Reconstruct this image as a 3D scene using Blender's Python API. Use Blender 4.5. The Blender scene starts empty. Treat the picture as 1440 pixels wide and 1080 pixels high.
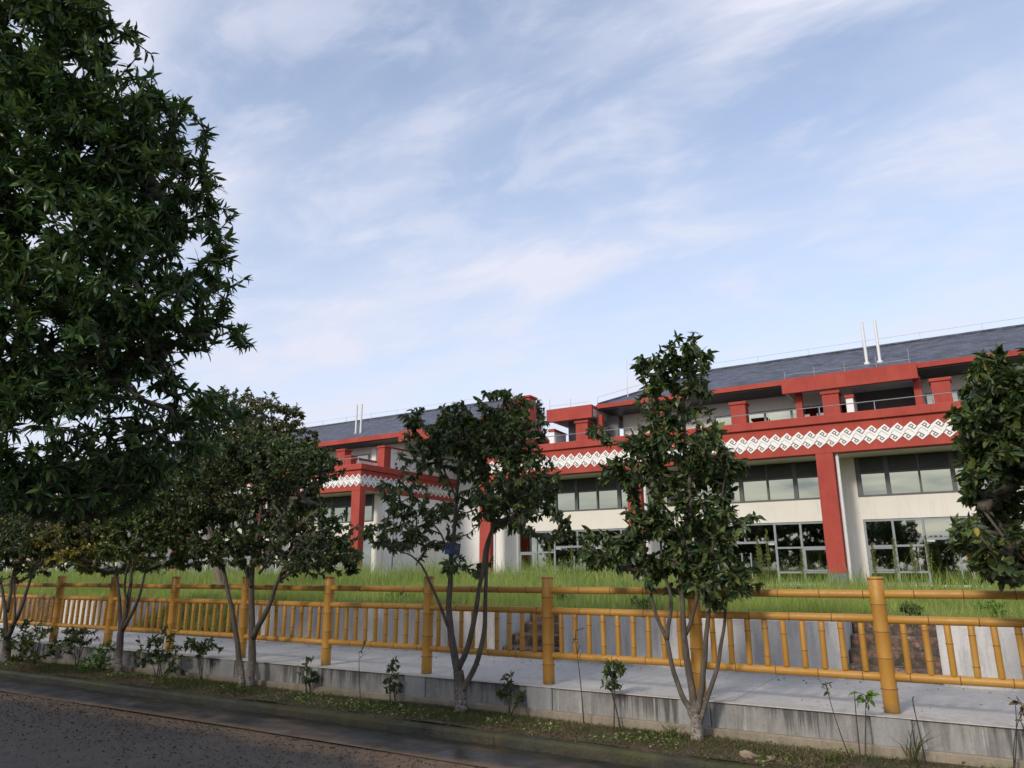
import bpy, math, random
import numpy as np
from mathutils import Vector, Matrix

sc = bpy.context.scene
COL = sc.collection

# ------------------------------------------------------------------ camera
# z = 0 is the raised walkway; x runs along the fence, y away from the road
EYE = 1.162
cam_d = bpy.data.cameras.new("camera")
cam = bpy.data.objects.new("camera", cam_d)
COL.objects.link(cam)
R2 = Vector((0.855, 0.519, -0.004)); FW = Vector((-0.502, 0.828, 0.249))
PITCH, ROLL, YAW = math.radians(14.432), math.radians(-0.235), math.radians(31.224)
cy, sy = math.cos(YAW), math.sin(YAW)
fh = Vector((-sy, cy, 0)); rt = Vector((cy, sy, 0)); zz = Vector((0, 0, 1))
FW = fh * math.cos(PITCH) + zz * math.sin(PITCH); up = -fh * math.sin(PITCH) + zz * math.cos(PITCH)
R2 = rt * math.cos(ROLL) + up * math.sin(ROLL); U2 = -rt * math.sin(ROLL) + up * math.cos(ROLL)
cam.matrix_world = Matrix(((R2.x, U2.x, -FW.x, 0), (R2.y, U2.y, -FW.y, 0), (R2.z, U2.z, -FW.z, EYE), (0, 0, 0, 1)))
cam_d.sensor_width = 36.0
cam_d.lens = 36.0 * 1022.7 / 1440.0
cam_d.clip_start = 0.05
cam_d.clip_end = 6000
sc.camera = cam

# ------------------------------------------------------------------ light
SUN_DIR = Vector((-0.12, -0.86, 0.47)).normalized()      # towards the sun: low, behind and left of the camera
SUN_EL = math.asin(SUN_DIR.z)
SUN_AZ = math.atan2(SUN_DIR.x, SUN_DIR.y)
sun_d = bpy.data.lights.new("sun", 'SUN')
sun_d.energy = 1.5
sun_d.angle = math.radians(9)
sun_d.color = (1.0, 0.90, 0.78)
sun = bpy.data.objects.new("sun", sun_d)
COL.objects.link(sun)
sun.rotation_euler = SUN_DIR.to_track_quat('Z', 'Y').to_euler()

sc.view_settings.view_transform = 'Standard'
sc.view_settings.look = 'None'
sc.view_settings.gamma = 1.0
sc.view_settings.exposure = 0.68

world = bpy.data.worlds.new("World")
sc.world = world
world.use_nodes = True
wt = world.node_tree
for n in list(wt.nodes): wt.nodes.remove(n)


def N(t, kind, **kw):
    n = t.nodes.new(kind)
    for k, v in kw.items():
        if k in n.inputs.keys() if isinstance(k, str) else False:
            n.inputs[k].default_value = v
        else:
            setattr(n, k, v)
    return n


def L(t, a, b): t.links.new(a, b)


def math_node(t, op, a, b=None, clamp=False):
    n = t.nodes.new('ShaderNodeMath'); n.operation = op; n.use_clamp = clamp
    for i, v in enumerate((a, b)):
        if v is None: continue
        if isinstance(v, (int, float)): n.inputs[i].default_value = v
        else: t.links.new(v, n.inputs[i])
    return n.outputs[0]


def ramp(t, fac, stops, interp='LINEAR'):
    n = t.nodes.new('ShaderNodeValToRGB'); n.color_ramp.interpolation = interp
    el = n.color_ramp.elements
    while len(el) > 1: el.remove(el[0])
    for i, (p, c) in enumerate(stops):
        e = el[0] if i == 0 else el.new(p)
        e.position = p
        e.color = (c, c, c, 1) if isinstance(c, (int, float)) else (*c, 1)
    t.links.new(fac, n.inputs[0])
    return n.outputs[0]


def mix(t, fac, a, b, typ='MIX'):
    n = t.nodes.new('ShaderNodeMix'); n.data_type = 'RGBA'; n.blend_type = typ
    for i, v in ((0, fac), (6, a), (7, b)):
        if isinstance(v, (int, float)): n.inputs[i].default_value = v
        elif isinstance(v, tuple): n.inputs[i].default_value = (*v, 1)
        else: t.links.new(v, n.inputs[i])
    return n.outputs[2]


def noise(t, vec, scale, detail=4, rough=0.55, dist=0.0):
    n = t.nodes.new('ShaderNodeTexNoise')
    n.inputs['Scale'].default_value = scale; n.inputs['Detail'].default_value = detail
    n.inputs['Roughness'].default_value = rough; n.inputs['Distortion'].default_value = dist
    if vec is not None: t.links.new(vec, n.inputs['Vector'])
    return n.outputs[0]


def mapping(t, vec, scale=(1, 1, 1), rot=(0, 0, 0), loc=(0, 0, 0)):
    n = t.nodes.new('ShaderNodeMapping')
    n.inputs['Scale'].default_value = scale; n.inputs['Rotation'].default_value = rot; n.inputs['Location'].default_value = loc
    t.links.new(vec, n.inputs['Vector'])
    return n.outputs[0]


def build_world():
    t = wt
    sky = t.nodes.new('ShaderNodeTexSky'); sky.sky_type = 'NISHITA'
    sky.sun_disc = False
    sky.sun_elevation = SUN_EL; sky.sun_rotation = SUN_AZ
    sky.air_density = 1.0; sky.dust_density = 1.2; sky.ozone_density = 1.0
    tc = t.nodes.new('ShaderNodeTexCoord')
    sp = t.nodes.new('ShaderNodeSeparateXYZ'); L(t, tc.outputs['Generated'], sp.inputs[0])
    zc = math_node(t, 'MAXIMUM', sp.outputs[2], 0.0)
    zd = math_node(t, 'ADD', zc, 0.22)
    cx = math_node(t, 'DIVIDE', sp.outputs[0], zd); cyy = math_node(t, 'DIVIDE', sp.outputs[1], zd)
    cb = t.nodes.new('ShaderNodeCombineXYZ'); L(t, cx, cb.inputs[0]); L(t, cyy, cb.inputs[1])
    # streaks stretched along one wind direction
    m1 = mapping(t, cb.outputs[0], (0.55, 1.5, 1), (0, 0, math.radians(CLOUD_ROT)), (2.7, 1.9, 0))
    n1 = noise(t, m1, 2.6, 7, 0.55, 0.5)
    m2 = mapping(t, cb.outputs[0], (0.9, 1.3, 1), (0, 0, math.radians(CLOUD_ROT + 12)), (4.1, 2.2, 0))
    n2 = noise(t, m2, 1.9, 5, 0.5, 0.4)
    c1 = ramp(t, n1, [(0.38, 0.0), (0.70, 1.0)], 'EASE')
    c2 = ramp(t, n2, [(0.36, 0.0), (0.66, 1.0)], 'EASE')
    s = math_node(t, 'MULTIPLY', c1, math_node(t, 'ADD', math_node(t, 'MULTIPLY', c2, 0.75), 0.25))
    m3 = mapping(t, cb.outputs[0], (0.8, 1.5, 1), (0, 0, math.radians(CLOUD_ROT - 10)), (7.7, 3.1, 0))
    n3 = noise(t, m3, 4.6, 8, 0.58, 0.4)
    c3 = ramp(t, n3, [(0.44, 0.0), (0.68, 1.0)], 'EASE')
    s = math_node(t, 'ADD', s, math_node(t, 'MULTIPLY', c3, 0.46))
    s = math_node(t, 'ADD', math_node(t, 'MULTIPLY', s, 0.86), math_node(t, 'MULTIPLY', c2, 0.30))
    # thin high veil that thickens with the longer path near the horizon
    veil = ramp(t, zc, [(0.0, 0.88), (0.16, 0.72), (0.35, 0.44), (0.6, 0.22), (1.0, 0.14)])
    f = math_node(t, 'ADD', s, math_node(t, 'MULTIPLY', veil, math_node(t, 'SUBTRACT', 1.0, s)), True)
    col = mix(t, f, sky.outputs[0], CLOUD_COL)
    bg = t.nodes.new('ShaderNodeBackground'); bg.inputs['Strength'].default_value = 0.15
    L(t, col, bg.inputs['Color'])
    out = t.nodes.new('ShaderNodeOutputWorld'); L(t, bg.outputs[0], out.inputs[0])


CLOUD_ROT = -62
CLOUD_COL = (3.30, 3.40, 3.95)
build_world()

# ------------------------------------------------------------------ helpers
rng = np.random.default_rng(7)
random.seed(7)


def tag(o, label=None, cat=None, group=None, kind=None):
    if label: o['label'] = label
    if cat: o['category'] = cat
    if group: o['group'] = group
    if kind: o['kind'] = kind
    return o


def empty(name, loc=(0, 0, 0), label=None, cat=None, group=None):
    o = bpy.data.objects.new(name, None); COL.objects.link(o); o.location = loc
    o.empty_display_size = 0.2
    return tag(o, label, cat, group)


def mesh_np(name, verts, faces_flat, sizes, mats, parent=None, mat_idx=None, smooth=False):
    me = bpy.data.meshes.new(name)
    verts = np.asarray(verts, dtype=np.float32).reshape(-1, 3)
    faces_flat = np.asarray(faces_flat, dtype=np.int32).ravel(); sizes = np.asarray(sizes, dtype=np.int32)
    me.vertices.add(len(verts)); me.vertices.foreach_set('co', verts.ravel())
    me.loops.add(len(faces_flat)); me.loops.foreach_set('vertex_index', faces_flat)
    me.polygons.add(len(sizes))
    st = np.zeros(len(sizes), dtype=np.int32); st[1:] = np.cumsum(sizes)[:-1]
    me.polygons.foreach_set('loop_start', st)
    if mat_idx is not None: me.polygons.foreach_set('material_index', np.asarray(mat_idx, dtype=np.int32))
    me.polygons.foreach_set('use_smooth', np.full(len(sizes), smooth))
    me.update(calc_edges=True); me.validate()
    for m in (mats if isinstance(mats, (list, tuple)) else [mats]): me.materials.append(m)
    o = bpy.data.objects.new(name, me); COL.objects.link(o)
    if parent is not None:
        o.parent = parent
        # vertices are written in world coordinates; only the empties are placed away from the origin
        if parent.type == 'EMPTY': o.matrix_parent_inverse = Matrix.Translation(-Vector(parent.location))
    return o


class MB:
    """collects shapes into one mesh"""
    def __init__(s): s.v = []; s.f = []; s.m = []

    def add(s, vs, fs, mi=0):
        b = len(s.v); s.v += [tuple(v) for v in vs]
        for f in fs: s.f.append([b + i for i in f]); s.m.append(mi)

    def box(s, x0, x1, y0, y1, z0, z1, mi=0):
        x0, x1 = min(x0, x1), max(x0, x1); y0, y1 = min(y0, y1), max(y0, y1); z0, z1 = min(z0, z1), max(z0, z1)
        s.add([(x0, y0, z0), (x1, y0, z0), (x1, y1, z0), (x0, y1, z0), (x0, y0, z1), (x1, y0, z1), (x1, y1, z1), (x0, y1, z1)],
              [(3, 2, 1, 0), (4, 5, 6, 7), (0, 1, 5, 4), (1, 2, 6, 5), (2, 3, 7, 6), (3, 0, 4, 7)], mi)
        return s

    def bbox(s, x0, x1, y0, y1, z0, z1, b=0.02, mi=0):
        """box with chamfered edges"""
        x0, x1 = min(x0, x1), max(x0, x1); y0, y1 = min(y0, y1), max(y0, y1); z0, z1 = min(z0, z1), max(z0, z1)
        vs = []
        for z, i in ((z0, b), (z0 + b, 0), (z1 - b, 0), (z1, b)):
            xa, xb, ya, yb = x0 + i, x1 - i, y0 + i, y1 - i
            c = b if i == 0 else b * 0.4
            vs += [(xa + c, ya, z), (xb - c, ya, z), (xb, ya + c, z), (xb, yb - c, z), (xb - c, yb, z), (xa + c, yb, z), (xa, yb - c, z), (xa, ya + c, z)]
        fs = [tuple(range(7, -1, -1)), tuple(range(24, 32))]
        for r in range(3):
            for k in range(8):
                a = r * 8 + k; d = r * 8 + (k + 1) % 8
                fs.append((a, d, d + 8, a + 8))
        s.add(vs, fs, mi)
        return s

    def poly(s, pts, mi=0): s.add(pts, [tuple(range(len(pts)))], mi); return s

    def slab(s, pts, thick, mi=0):
        """a planar polygon given thickness straight down"""
        n = len(pts); lo = [(x, y, z - thick) for x, y, z in pts]
        fs = [tuple(range(n)), tuple(range(2 * n - 1, n - 1, -1))]
        fs += [(i, n + i, n + (i + 1) % n, (i + 1) % n) for i in range(n)]
        s.add(list(pts) + lo, fs, mi); return s

    def rings(s, p0, axis, prof, seg=10, mats=None, cap=True):
        """surface of revolution along axis: prof = [(t, r)]"""
        axis = Vector(axis).normalized(); p0 = Vector(p0)
        a = axis.orthogonal().normalized(); b = axis.cross(a)
        vs = []
        for t, r in prof:
            for k in range(seg):
                an = 2 * math.pi * k / seg
                vs.append(p0 + axis * t + (a * math.cos(an) + b * math.sin(an)) * r)
        base = len(s.v); s.v += [tuple(v) for v in vs]
        for i in range(len(prof) - 1):
            for k in range(seg):
                q = i * seg + k; w = i * seg + (k + 1) % seg
                s.f.append([base + q, base + w, base + w + seg, base + q + seg]); s.m.append(mats[i] if mats else 0)
        if cap:
            s.f.append([base + k for k in range(seg - 1, -1, -1)]); s.m.append(0)
            e = base + (len(prof) - 1) * seg
            s.f.append([e + k for k in range(seg)]); s.m.append(0)
        return s

    def tube(s, pts, rad, seg=6, mi=0):
        pts = [Vector(p) for p in pts]
        if not isinstance(rad, (list, tuple)): rad = [rad] * len(pts)
        base = len(s.v); prev = None
        for i, p in enumerate(pts):
            d = (pts[min(i + 1, len(pts) - 1)] - pts[max(i - 1, 0)]).normalized()
            if prev is None: a = d.orthogonal().normalized()
            else: a = (prev - d * prev.dot(d)).normalized()
            prev = a; b = d.cross(a)
            for k in range(seg):
                an = 2 * math.pi * k / seg
                s.v.append(tuple(p + (a * math.cos(an) + b * math.sin(an)) * rad[i]))
        for i in range(len(pts) - 1):
            for k in range(seg):
                q = base + i * seg + k; w = base + i * seg + (k + 1) % seg
                s.f.append([q, w, w + seg, q + seg]); s.m.append(mi)
        s.f.append([base + k for k in range(seg - 1, -1, -1)]); s.m.append(mi)
        e = base + (len(pts) - 1) * seg
        s.f.append([e + k for k in range(seg)]); s.m.append(mi)
        return s

    def build(s, name, mats, parent=None, smooth=False):
        flat = [i for f in s.f for i in f]
        return mesh_np(name, s.v, flat, [len(f) for f in s.f], mats, parent, s.m, smooth)


# ------------------------------------------------------------------ materials
def new_mat(name):
    m = bpy.data.materials.new(name); m.use_nodes = True
    t = m.node_tree
    p = t.nodes['Principled BSDF']
    return m, t, p


def objco(t):
    # world position, so that copies and children stay consistent
    g = t.nodes.new('ShaderNodeNewGeometry')
    return g.outputs['Position']


def bump(t, p, h, strength=0.3, dist=0.02):
    b = t.nodes.new('ShaderNodeBump'); b.inputs['Strength'].default_value = strength; b.inputs['Distance'].default_value = dist
    L(t, h, b.inputs['Height']); L(t, b.outputs[0], p.inputs['Normal'])


def paint_mat(name, c1, c2, scale=3.0, rough=0.7, streak=0.0, bscale=60, streak_col=(0.08, 0.06, 0.05)):
    m, t, p = new_mat(name); P = objco(t)
    n = noise(t, P, scale, 6, 0.6)
    col = mix(t, ramp(t, n, [(0.3, 0.0), (0.7, 1.0)]), c1, c2)
    if streak > 0:
        ms = mapping(t, P, (5, 5, 0.5)); ns = noise(t, ms, 1.6, 5, 0.65)
        col = mix(t, math_node(t, 'MULTIPLY', ramp(t, ns, [(0.52, 0.0), (0.75, 1.0)]), streak), col, streak_col)
    L(t, col, p.inputs['Base Color'])
    p.inputs['Roughness'].default_value = rough
    bump(t, p, noise(t, P, bscale, 3), 0.15, 0.01)
    return m


M = {}
M['red'] = paint_mat('red_paint', (0.30, 0.040, 0.028), (0.39, 0.064, 0.042), 0.9, 0.85, 0.6, 40, (0.18, 0.035, 0.03))
M['cream'] = paint_mat('cream_wall', (0.66, 0.635, 0.57), (0.72, 0.70, 0.64), 0.6, 0.85, 0.3, 40, (0.46, 0.42, 0.34))
M['white'] = paint_mat('white_wall', (0.76, 0.755, 0.74), (0.82, 0.815, 0.80), 0.5, 0.85, 0.22, 40, (0.44, 0.44, 0.44))
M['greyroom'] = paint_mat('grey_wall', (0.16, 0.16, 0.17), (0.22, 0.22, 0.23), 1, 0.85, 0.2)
M['beige'] = paint_mat('beige_wall', (0.44, 0.33, 0.27), (0.50, 0.38, 0.31), 1, 0.85, 0.1)
M['motif'] = paint_mat('motif_white', (0.74, 0.73, 0.70), (0.80, 0.79, 0.77), 2, 0.7, 0.15, 40, (0.5, 0.46, 0.42))
M['motif_line'] = paint_mat('motif_groove', (0.11, 0.095, 0.095), (0.15, 0.13, 0.13), 2, 0.8)
M['frame'] = paint_mat('grey_frame', (0.20, 0.225, 0.245), (0.25, 0.275, 0.29), 2, 0.45)
M['frame_dark'] = paint_mat('charcoal_frame', (0.055, 0.06, 0.063), (0.08, 0.085, 0.09), 2, 0.45)
M['dark_trim_refl'] = paint_mat('dark_trim_and_reflection', (0.018, 0.02, 0.022), (0.03, 0.032, 0.035), 2, 0.5)
M['plastic'] = paint_mat('white_pipe', (0.62, 0.62, 0.62), (0.68, 0.68, 0.68), 2, 0.4)
M['steel'] = paint_mat('steel', (0.45, 0.46, 0.48), (0.55, 0.56, 0.58), 5, 0.35)
M['steel'].node_tree.nodes['Principled BSDF'].inputs['Metallic'].default_value = 0.8
M['rod'] = paint_mat('thin_rod', (0.30, 0.30, 0.32), (0.36, 0.36, 0.38), 5, 0.6)


def glass_mat(name, base, metal=1.0, rough=0.02):
    m, t, p = new_mat(name); P = objco(t)
    n = noise(t, P, 0.35, 2)
    b = t.nodes.new('ShaderNodeBump'); b.inputs['Strength'].default_value = 0.03; b.inputs['Distance'].default_value = 0.05
    L(t, n, b.inputs['Height']); L(t, b.outputs[0], p.inputs['Normal'])
    p.inputs['Base Color'].default_value = (*base, 1)
    p.inputs['Metallic'].default_value = metal; p.inputs['Roughness'].default_value = rough
    return m


M['glass'] = glass_mat('coated_glass', (0.31, 0.345, 0.31))
M['glass_up'] = glass_mat('coated_glass_pale', (0.30, 0.325, 0.275))

# slate roof: courses of slates with per slate tone
def slate_mat():
    m, t, p = new_mat('slate_roof'); P = objco(t)
    mp = mapping(t, P, (1, 1, 1))
    sp = t.nodes.new('ShaderNodeSeparateXYZ'); L(t, mp, sp.inputs[0])
    cb = t.nodes.new('ShaderNodeCombineXYZ'); L(t, sp.outputs[0], cb.inputs[0])
    L(t, math_node(t, 'MULTIPLY', sp.outputs[2], 2.4), cb.inputs[1])
    br = t.nodes.new('ShaderNodeTexBrick'); L(t, cb.outputs[0], br.inputs['Vector'])
    br.inputs['Color1'].default_value = (0.026, 0.033, 0.058, 1); br.inputs['Color2'].default_value = (0.085, 0.098, 0.145, 1)
    br.inputs['Mortar'].default_value = (0.02, 0.022, 0.03, 1); br.inputs['Scale'].default_value = 1.0
    br.inputs['Brick Width'].default_value = 0.42; br.inputs['Row Height'].default_value = 0.30; br.inputs['Mortar Size'].default_value = 0.018
    n = noise(t, mapping(t, P, (0.45, 0.45, 3.5)), 1.3, 7, 0.7)
    col = mix(t, ramp(t, n, [(0.50, 0.0), (0.60, 1.0)]), br.outputs['Color'], (0.022, 0.02, 0.018))
    n2 = noise(t, mapping(t, P, (0.8, 0.8, 7)), 2.5, 5, 0.7)
    col = mix(t, ramp(t, n2, [(0.45, 0.0), (0.7, 0.7)]), col, (0.17, 0.17, 0.185))
    L(t, col, p.inputs['Base Color']); p.inputs['Roughness'].default_value = 0.55
    bump(t, p, br.outputs['Fac'], -0.5, 0.03)
    return m


M['slate'] = slate_mat()


def concrete_mat(name, c1, c2, stain=0.5, stain_col=(0.05, 0.05, 0.05), light=0.0, fq=1.0):
    m, t, p = new_mat(name); P = objco(t)
    n = noise(t, P, 2.2, 8, 0.65)
    col = mix(t, ramp(t, n, [(0.3, 0.0), (0.7, 1.0)]), c1, c2)
    if stain > 0:
        ns = noise(t, mapping(t, P, (9 * fq, 9 * fq, 0.9)), 1.2, 6, 0.72)
        nb = noise(t, P, 1.3, 4)
        f = math_node(t, 'MULTIPLY', ramp(t, ns, [(0.45, 0.0), (0.62, 1.0)]), ramp(t, nb, [(0.35, 0.15), (0.6, 1.0)]))
        col = mix(t, math_node(t, 'MULTIPLY', f, stain), col, stain_col)
    if light > 0:
        nl = noise(t, mapping(t, P, (14 * fq, 14 * fq, 0.8), loc=(3, 1, 0)), 1.2, 5, 0.7)
        col = mix(t, math_node(t, 'MULTIPLY', ramp(t, nl, [(0.58, 0.0), (0.68, 1.0)]), light), col, (0.55, 0.56, 0.57))
    nf = noise(t, P, 35, 4, 0.7)
    col = mix(t, 0.25, col, ramp(t, nf, [(0.3, 0.1), (0.7, 0.5)]), 'OVERLAY')
    L(t, col, p.inputs['Base Color']); p.inputs['Roughness'].default_value = 0.9
    bump(t, p, nf, 0.35, 0.01)
    return m


M['walk'] = concrete_mat('walk_concrete', (0.47, 0.45, 0.415), (0.58, 0.555, 0.515), 0.5, (0.33, 0.30, 0.25))
M['lowwall'] = concrete_mat('stained_concrete', (0.20, 0.195, 0.18), (0.32, 0.31, 0.29), 1.0, (0.030, 0.031, 0.034), 0.9, 2.2)
M['pilaster'] = concrete_mat('pale_concrete', (0.28, 0.285, 0.28), (0.34, 0.345, 0.34), 0.35, (0.12, 0.12, 0.12), 0.2)
M['footing'] = concrete_mat('footing_concrete', (0.24, 0.20, 0.145), (0.34, 0.29, 0.22), 0.4, (0.10, 0.09, 0.06))
M['retwall'] = concrete_mat('retaining_concrete', (0.50, 0.49, 0.475), (0.64, 0.63, 0.61), 0.6, (0.27, 0.275, 0.29), 0.4)


def drip_wall():
    m = concrete_mat('dripped_concrete', (0.22, 0.215, 0.20), (0.36, 0.35, 0.33), 0.55, (0.06, 0.062, 0.066), 0.5, 1.3)
    t = m.node_tree; p = t.nodes['Principled BSDF']
    src = p.inputs['Base Color'].links[0].from_socket
    P = objco(t); sp = t.nodes.new('ShaderNodeSeparateXYZ'); L(t, P, sp.inputs[0])
    nx = noise(t, mapping(t, P, (22, 0.2, 0.4)), 1.0, 5, 0.75)
    big = noise(t, mapping(t, P, (1.1, 0.2, 0.3), loc=(5, 0, 0)), 1.0, 3, 0.5)
    ln = math_node(t, 'MULTIPLY', ramp(t, nx, [(0.36, 0.0), (0.72, 0.46)]), ramp(t, big, [(0.36, 0.05), (0.62, 1.2)]))
    f = ramp(t, math_node(t, 'ADD', math_node(t, 'ADD', sp.outputs[2], ln), 0.0), [(0.0, 0.0), (0.16, 0.75)])
    L(t, mix(t, f, src, (0.035, 0.036, 0.038)), p.inputs['Base Color'])
    return m


def brick_mat():
    m, t, p = new_mat('old_brick'); P = objco(t)
    sp = t.nodes.new('ShaderNodeSeparateXYZ'); L(t, P, sp.inputs[0])
    cb = t.nodes.new('ShaderNodeCombineXYZ'); L(t, sp.outputs[0], cb.inputs[0])
    L(t, math_node(t, 'ADD', sp.outputs[2], math_node(t, 'MULTIPLY', sp.outputs[1], 0.6)), cb.inputs[1])
    br = t.nodes.new('ShaderNodeTexBrick'); L(t, cb.outputs[0], br.inputs['Vector'])
    br.inputs['Color1'].default_value = (0.17, 0.075, 0.052, 1); br.inputs['Color2'].default_value = (0.26, 0.15, 0.11, 1)
    br.inputs['Mortar'].default_value = (0.11, 0.10, 0.085, 1); br.inputs['Scale'].default_value = 1
    br.inputs['Brick Width'].default_value = 0.11; br.inputs['Row Height'].default_value = 0.055; br.inputs['Mortar Size'].default_value = 0.006
    n = noise(t, P, 9, 5, 0.7)
    col = mix(t, ramp(t, n, [(0.42, 0.0), (0.58, 0.95)]), br.outputs['Color'], (0.045, 0.048, 0.034))
    n2 = noise(t, P, 14, 4, 0.7)
    col = mix(t, ramp(t, n2, [(0.6, 0.0), (0.72, 0.7)]), col, (0.42, 0.38, 0.34))
    L(t, col, p.inputs['Base Color']); p.inputs['Roughness'].default_value = 0.95
    bump(t, p, noise(t, P, 40, 4), 0.6, 0.02)
    return m


M['lowwall'] = drip_wall()
M['brick'] = brick_mat()
M['greybrick'] = concrete_mat('grey_plinth', (0.13, 0.145, 0.16), (0.20, 0.215, 0.23), 0.3)


def kerb_mat():
    m, t, p = new_mat('mossy_kerb'); P = objco(t)
    sp = t.nodes.new('ShaderNodeSeparateXYZ'); L(t, P, sp.inputs[0])
    n = noise(t, P, 2.5, 7, 0.65)
    col = mix(t, ramp(t, n, [(0.3, 0.0), (0.7, 1.0)]), (0.014, 0.015, 0.012), (0.048, 0.044, 0.034))
    nb = noise(t, mapping(t, P, (1.2, 1, 2.0)), 1.0, 4, 0.6)
    col = mix(t, ramp(t, nb, [(0.52, 0.0), (0.74, 0.6)]), col, (0.17, 0.105, 0.05))
    # moss along the top edge
    ng = noise(t, P, 6, 5, 0.65)
    h = math_node(t, 'ADD', sp.outputs[2], math_node(t, 'MULTIPLY', ng, 0.16))
    mo = ramp(t, math_node(t, 'ADD', h, 0.6), [(0.275, 0.0), (0.35, 1.0)])
    mo = math_node(t, 'MULTIPLY', mo, ramp(t, noise(t, P, 0.8, 4, 0.6), [(0.40, 0.12), (0.62, 1.0)]))
    col = mix(t, mo, col, mix(t, n, (0.035, 0.038, 0.010), (0.12, 0.125, 0.02)))
    nv = noise(t, mapping(t, P, (7, 7, 0.8)), 1.5, 6, 0.7)
    col = mix(t, ramp(t, nv, [(0.5, 0.0), (0.7, 0.5)]), col, (0.10, 0.085, 0.055))
    L(t, col, p.inputs['Base Color'])
    L(t, ramp(t, nb, [(0.4, 0.38), (0.6, 0.7)]), p.inputs['Roughness'])
    bump(t, p, noise(t, P, 22, 6, 0.75), 0.9, 0.03)
    return m


M['kerb'] = kerb_mat()


def gutter_mat():
    m, t, p = new_mat('wet_gutter'); P = objco(t)
    n = noise(t, P, 2.2, 7, 0.65)
    col = mix(t, ramp(t, n, [(0.3, 0.0), (0.7, 1.0)]), (0.012, 0.013, 0.011), (0.045, 0.042, 0.034))
    n2 = noise(t, mapping(t, P, (1.0, 2.5, 1)), 1.5, 5, 0.65)
    col = mix(t, ramp(t, n2, [(0.50, 0.0), (0.68, 0.85)]), col, (0.14, 0.085, 0.042))
    sp = t.nodes.new('ShaderNodeSeparateXYZ'); L(t, P, sp.inputs[0])
    e = math_node(t, 'ADD', sp.outputs[1], math_node(t, 'MULTIPLY', noise(t, P, 5, 5, 0.7), 0.25))
    col = mix(t, ramp(t, math_node(t, 'SUBTRACT', e, 6.0), [(0.28, 0.0), (0.40, 0.8)]), col, (0.06, 0.065, 0.014))
    col = mix(t, ramp(t, math_node(t, 'SUBTRACT', e, 5.4), [(0.30, 0.85), (0.48, 0.0)]), col, (0.26, 0.165, 0.09))
    L(t, col, p.inputs['Base Color'])
    wet = noise(t, P, 1.3, 4, 0.6)
    L(t, ramp(t, wet, [(0.36, 0.24), (0.60, 0.6)]), p.inputs['Roughness'])
    p.inputs['Specular IOR Level'].default_value = 0.35
    bump(t, p, noise(t, P, 16, 5, 0.7), 0.25, 0.01)
    return m


M['gutter'] = gutter_mat()


def road_mat():
    m, t, p = new_mat('old_asphalt'); P = objco(t)
    sp = t.nodes.new('ShaderNodeSeparateXYZ'); L(t, P, sp.inputs[0])
    n = noise(t, P, 1.3, 6, 0.65)
    nf = noise(t, P, 55, 3, 0.8)
    col = mix(t, ramp(t, n, [(0.3, 0.0), (0.7, 1.0)]), (0.046, 0.041, 0.034), (0.088, 0.078, 0.064))
    col = mix(t, ramp(t, nf, [(0.5, 0.0), (0.72, 0.8)]), col, (0.17, 0.15, 0.14))
    vor = t.nodes.new('ShaderNodeTexVoronoi'); vor.inputs['Scale'].default_value = 28; L(t, P, vor.inputs['Vector'])
    col = mix(t, ramp(t, vor.outputs['Distance'], [(0.12, 0.7), (0.3, 0.0)]), col, (0.022, 0.020, 0.020))
    # earth washed along the kerb
    d = math_node(t, 'ADD', sp.outputs[1], math_node(t, 'MULTIPLY', math_node(t, 'SUBTRACT', noise(t, P, 1.5, 6, 0.7), 0.5), 0.9))
    e = ramp(t, math_node(t, 'SUBTRACT', d, 4.4), [(0.78, 0.0), (1.10, 1.0)])
    ear = mix(t, noise(t, P, 12, 5, 0.7), (0.15, 0.090, 0.048), (0.30, 0.20, 0.12))
    col = mix(t, math_node(t, 'MULTIPLY', e, 0.9), col, ear)
    e2 = ramp(t, math_node(t, 'SUBTRACT', d, 2.9), [(0.2, 0.0), (1.0, 1.0)])
    col = mix(t, math_node(t, 'MULTIPLY', math_node(t, 'MULTIPLY', e2, ramp(t, noise(t, P, 7, 6, 0.75), [(0.45, 0.0), (0.6, 1.0)])), 0.35), col, (0.12, 0.085, 0.06))
    L(t, col, p.inputs['Base Color']); p.inputs['Roughness'].default_value = 0.85
    bump(t, p, nf, 0.7, 0.012)
    return m


M['road'] = road_mat()


def soil_mat():
    m, t, p = new_mat('strip_soil'); P = objco(t)
    n = noise(t, P, 3.0, 7, 0.7)
    col = mix(t, ramp(t, n, [(0.3, 0.0), (0.7, 1.0)]), (0.050, 0.034, 0.020), (0.15, 0.095, 0.052))
    n2 = noise(t, P, 1.4, 5, 0.65)
    col = mix(t, ramp(t, n2, [(0.44, 0.0), (0.60, 0.85)]), col, (0.035, 0.048, 0.014))
    nf = noise(t, P, 45, 3, 0.8)
    col = mix(t, ramp(t, nf, [(0.55, 0.0), (0.75, 0.7)]), col, (0.22, 0.15, 0.085))
    L(t, col, p.inputs['Base Color']); p.inputs['Roughness'].default_value = 1.0
    bump(t, p, nf, 0.8, 0.02)
    return m


M['soil'] = soil_mat()
M['field'] = paint_mat('field_earth', (0.06, 0.075, 0.02), (0.10, 0.12, 0.03), 2, 1.0)
M['ground'] = paint_mat('far_ground', (0.05, 0.06, 0.025), (0.08, 0.085, 0.04), 0.05, 1.0)


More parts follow.
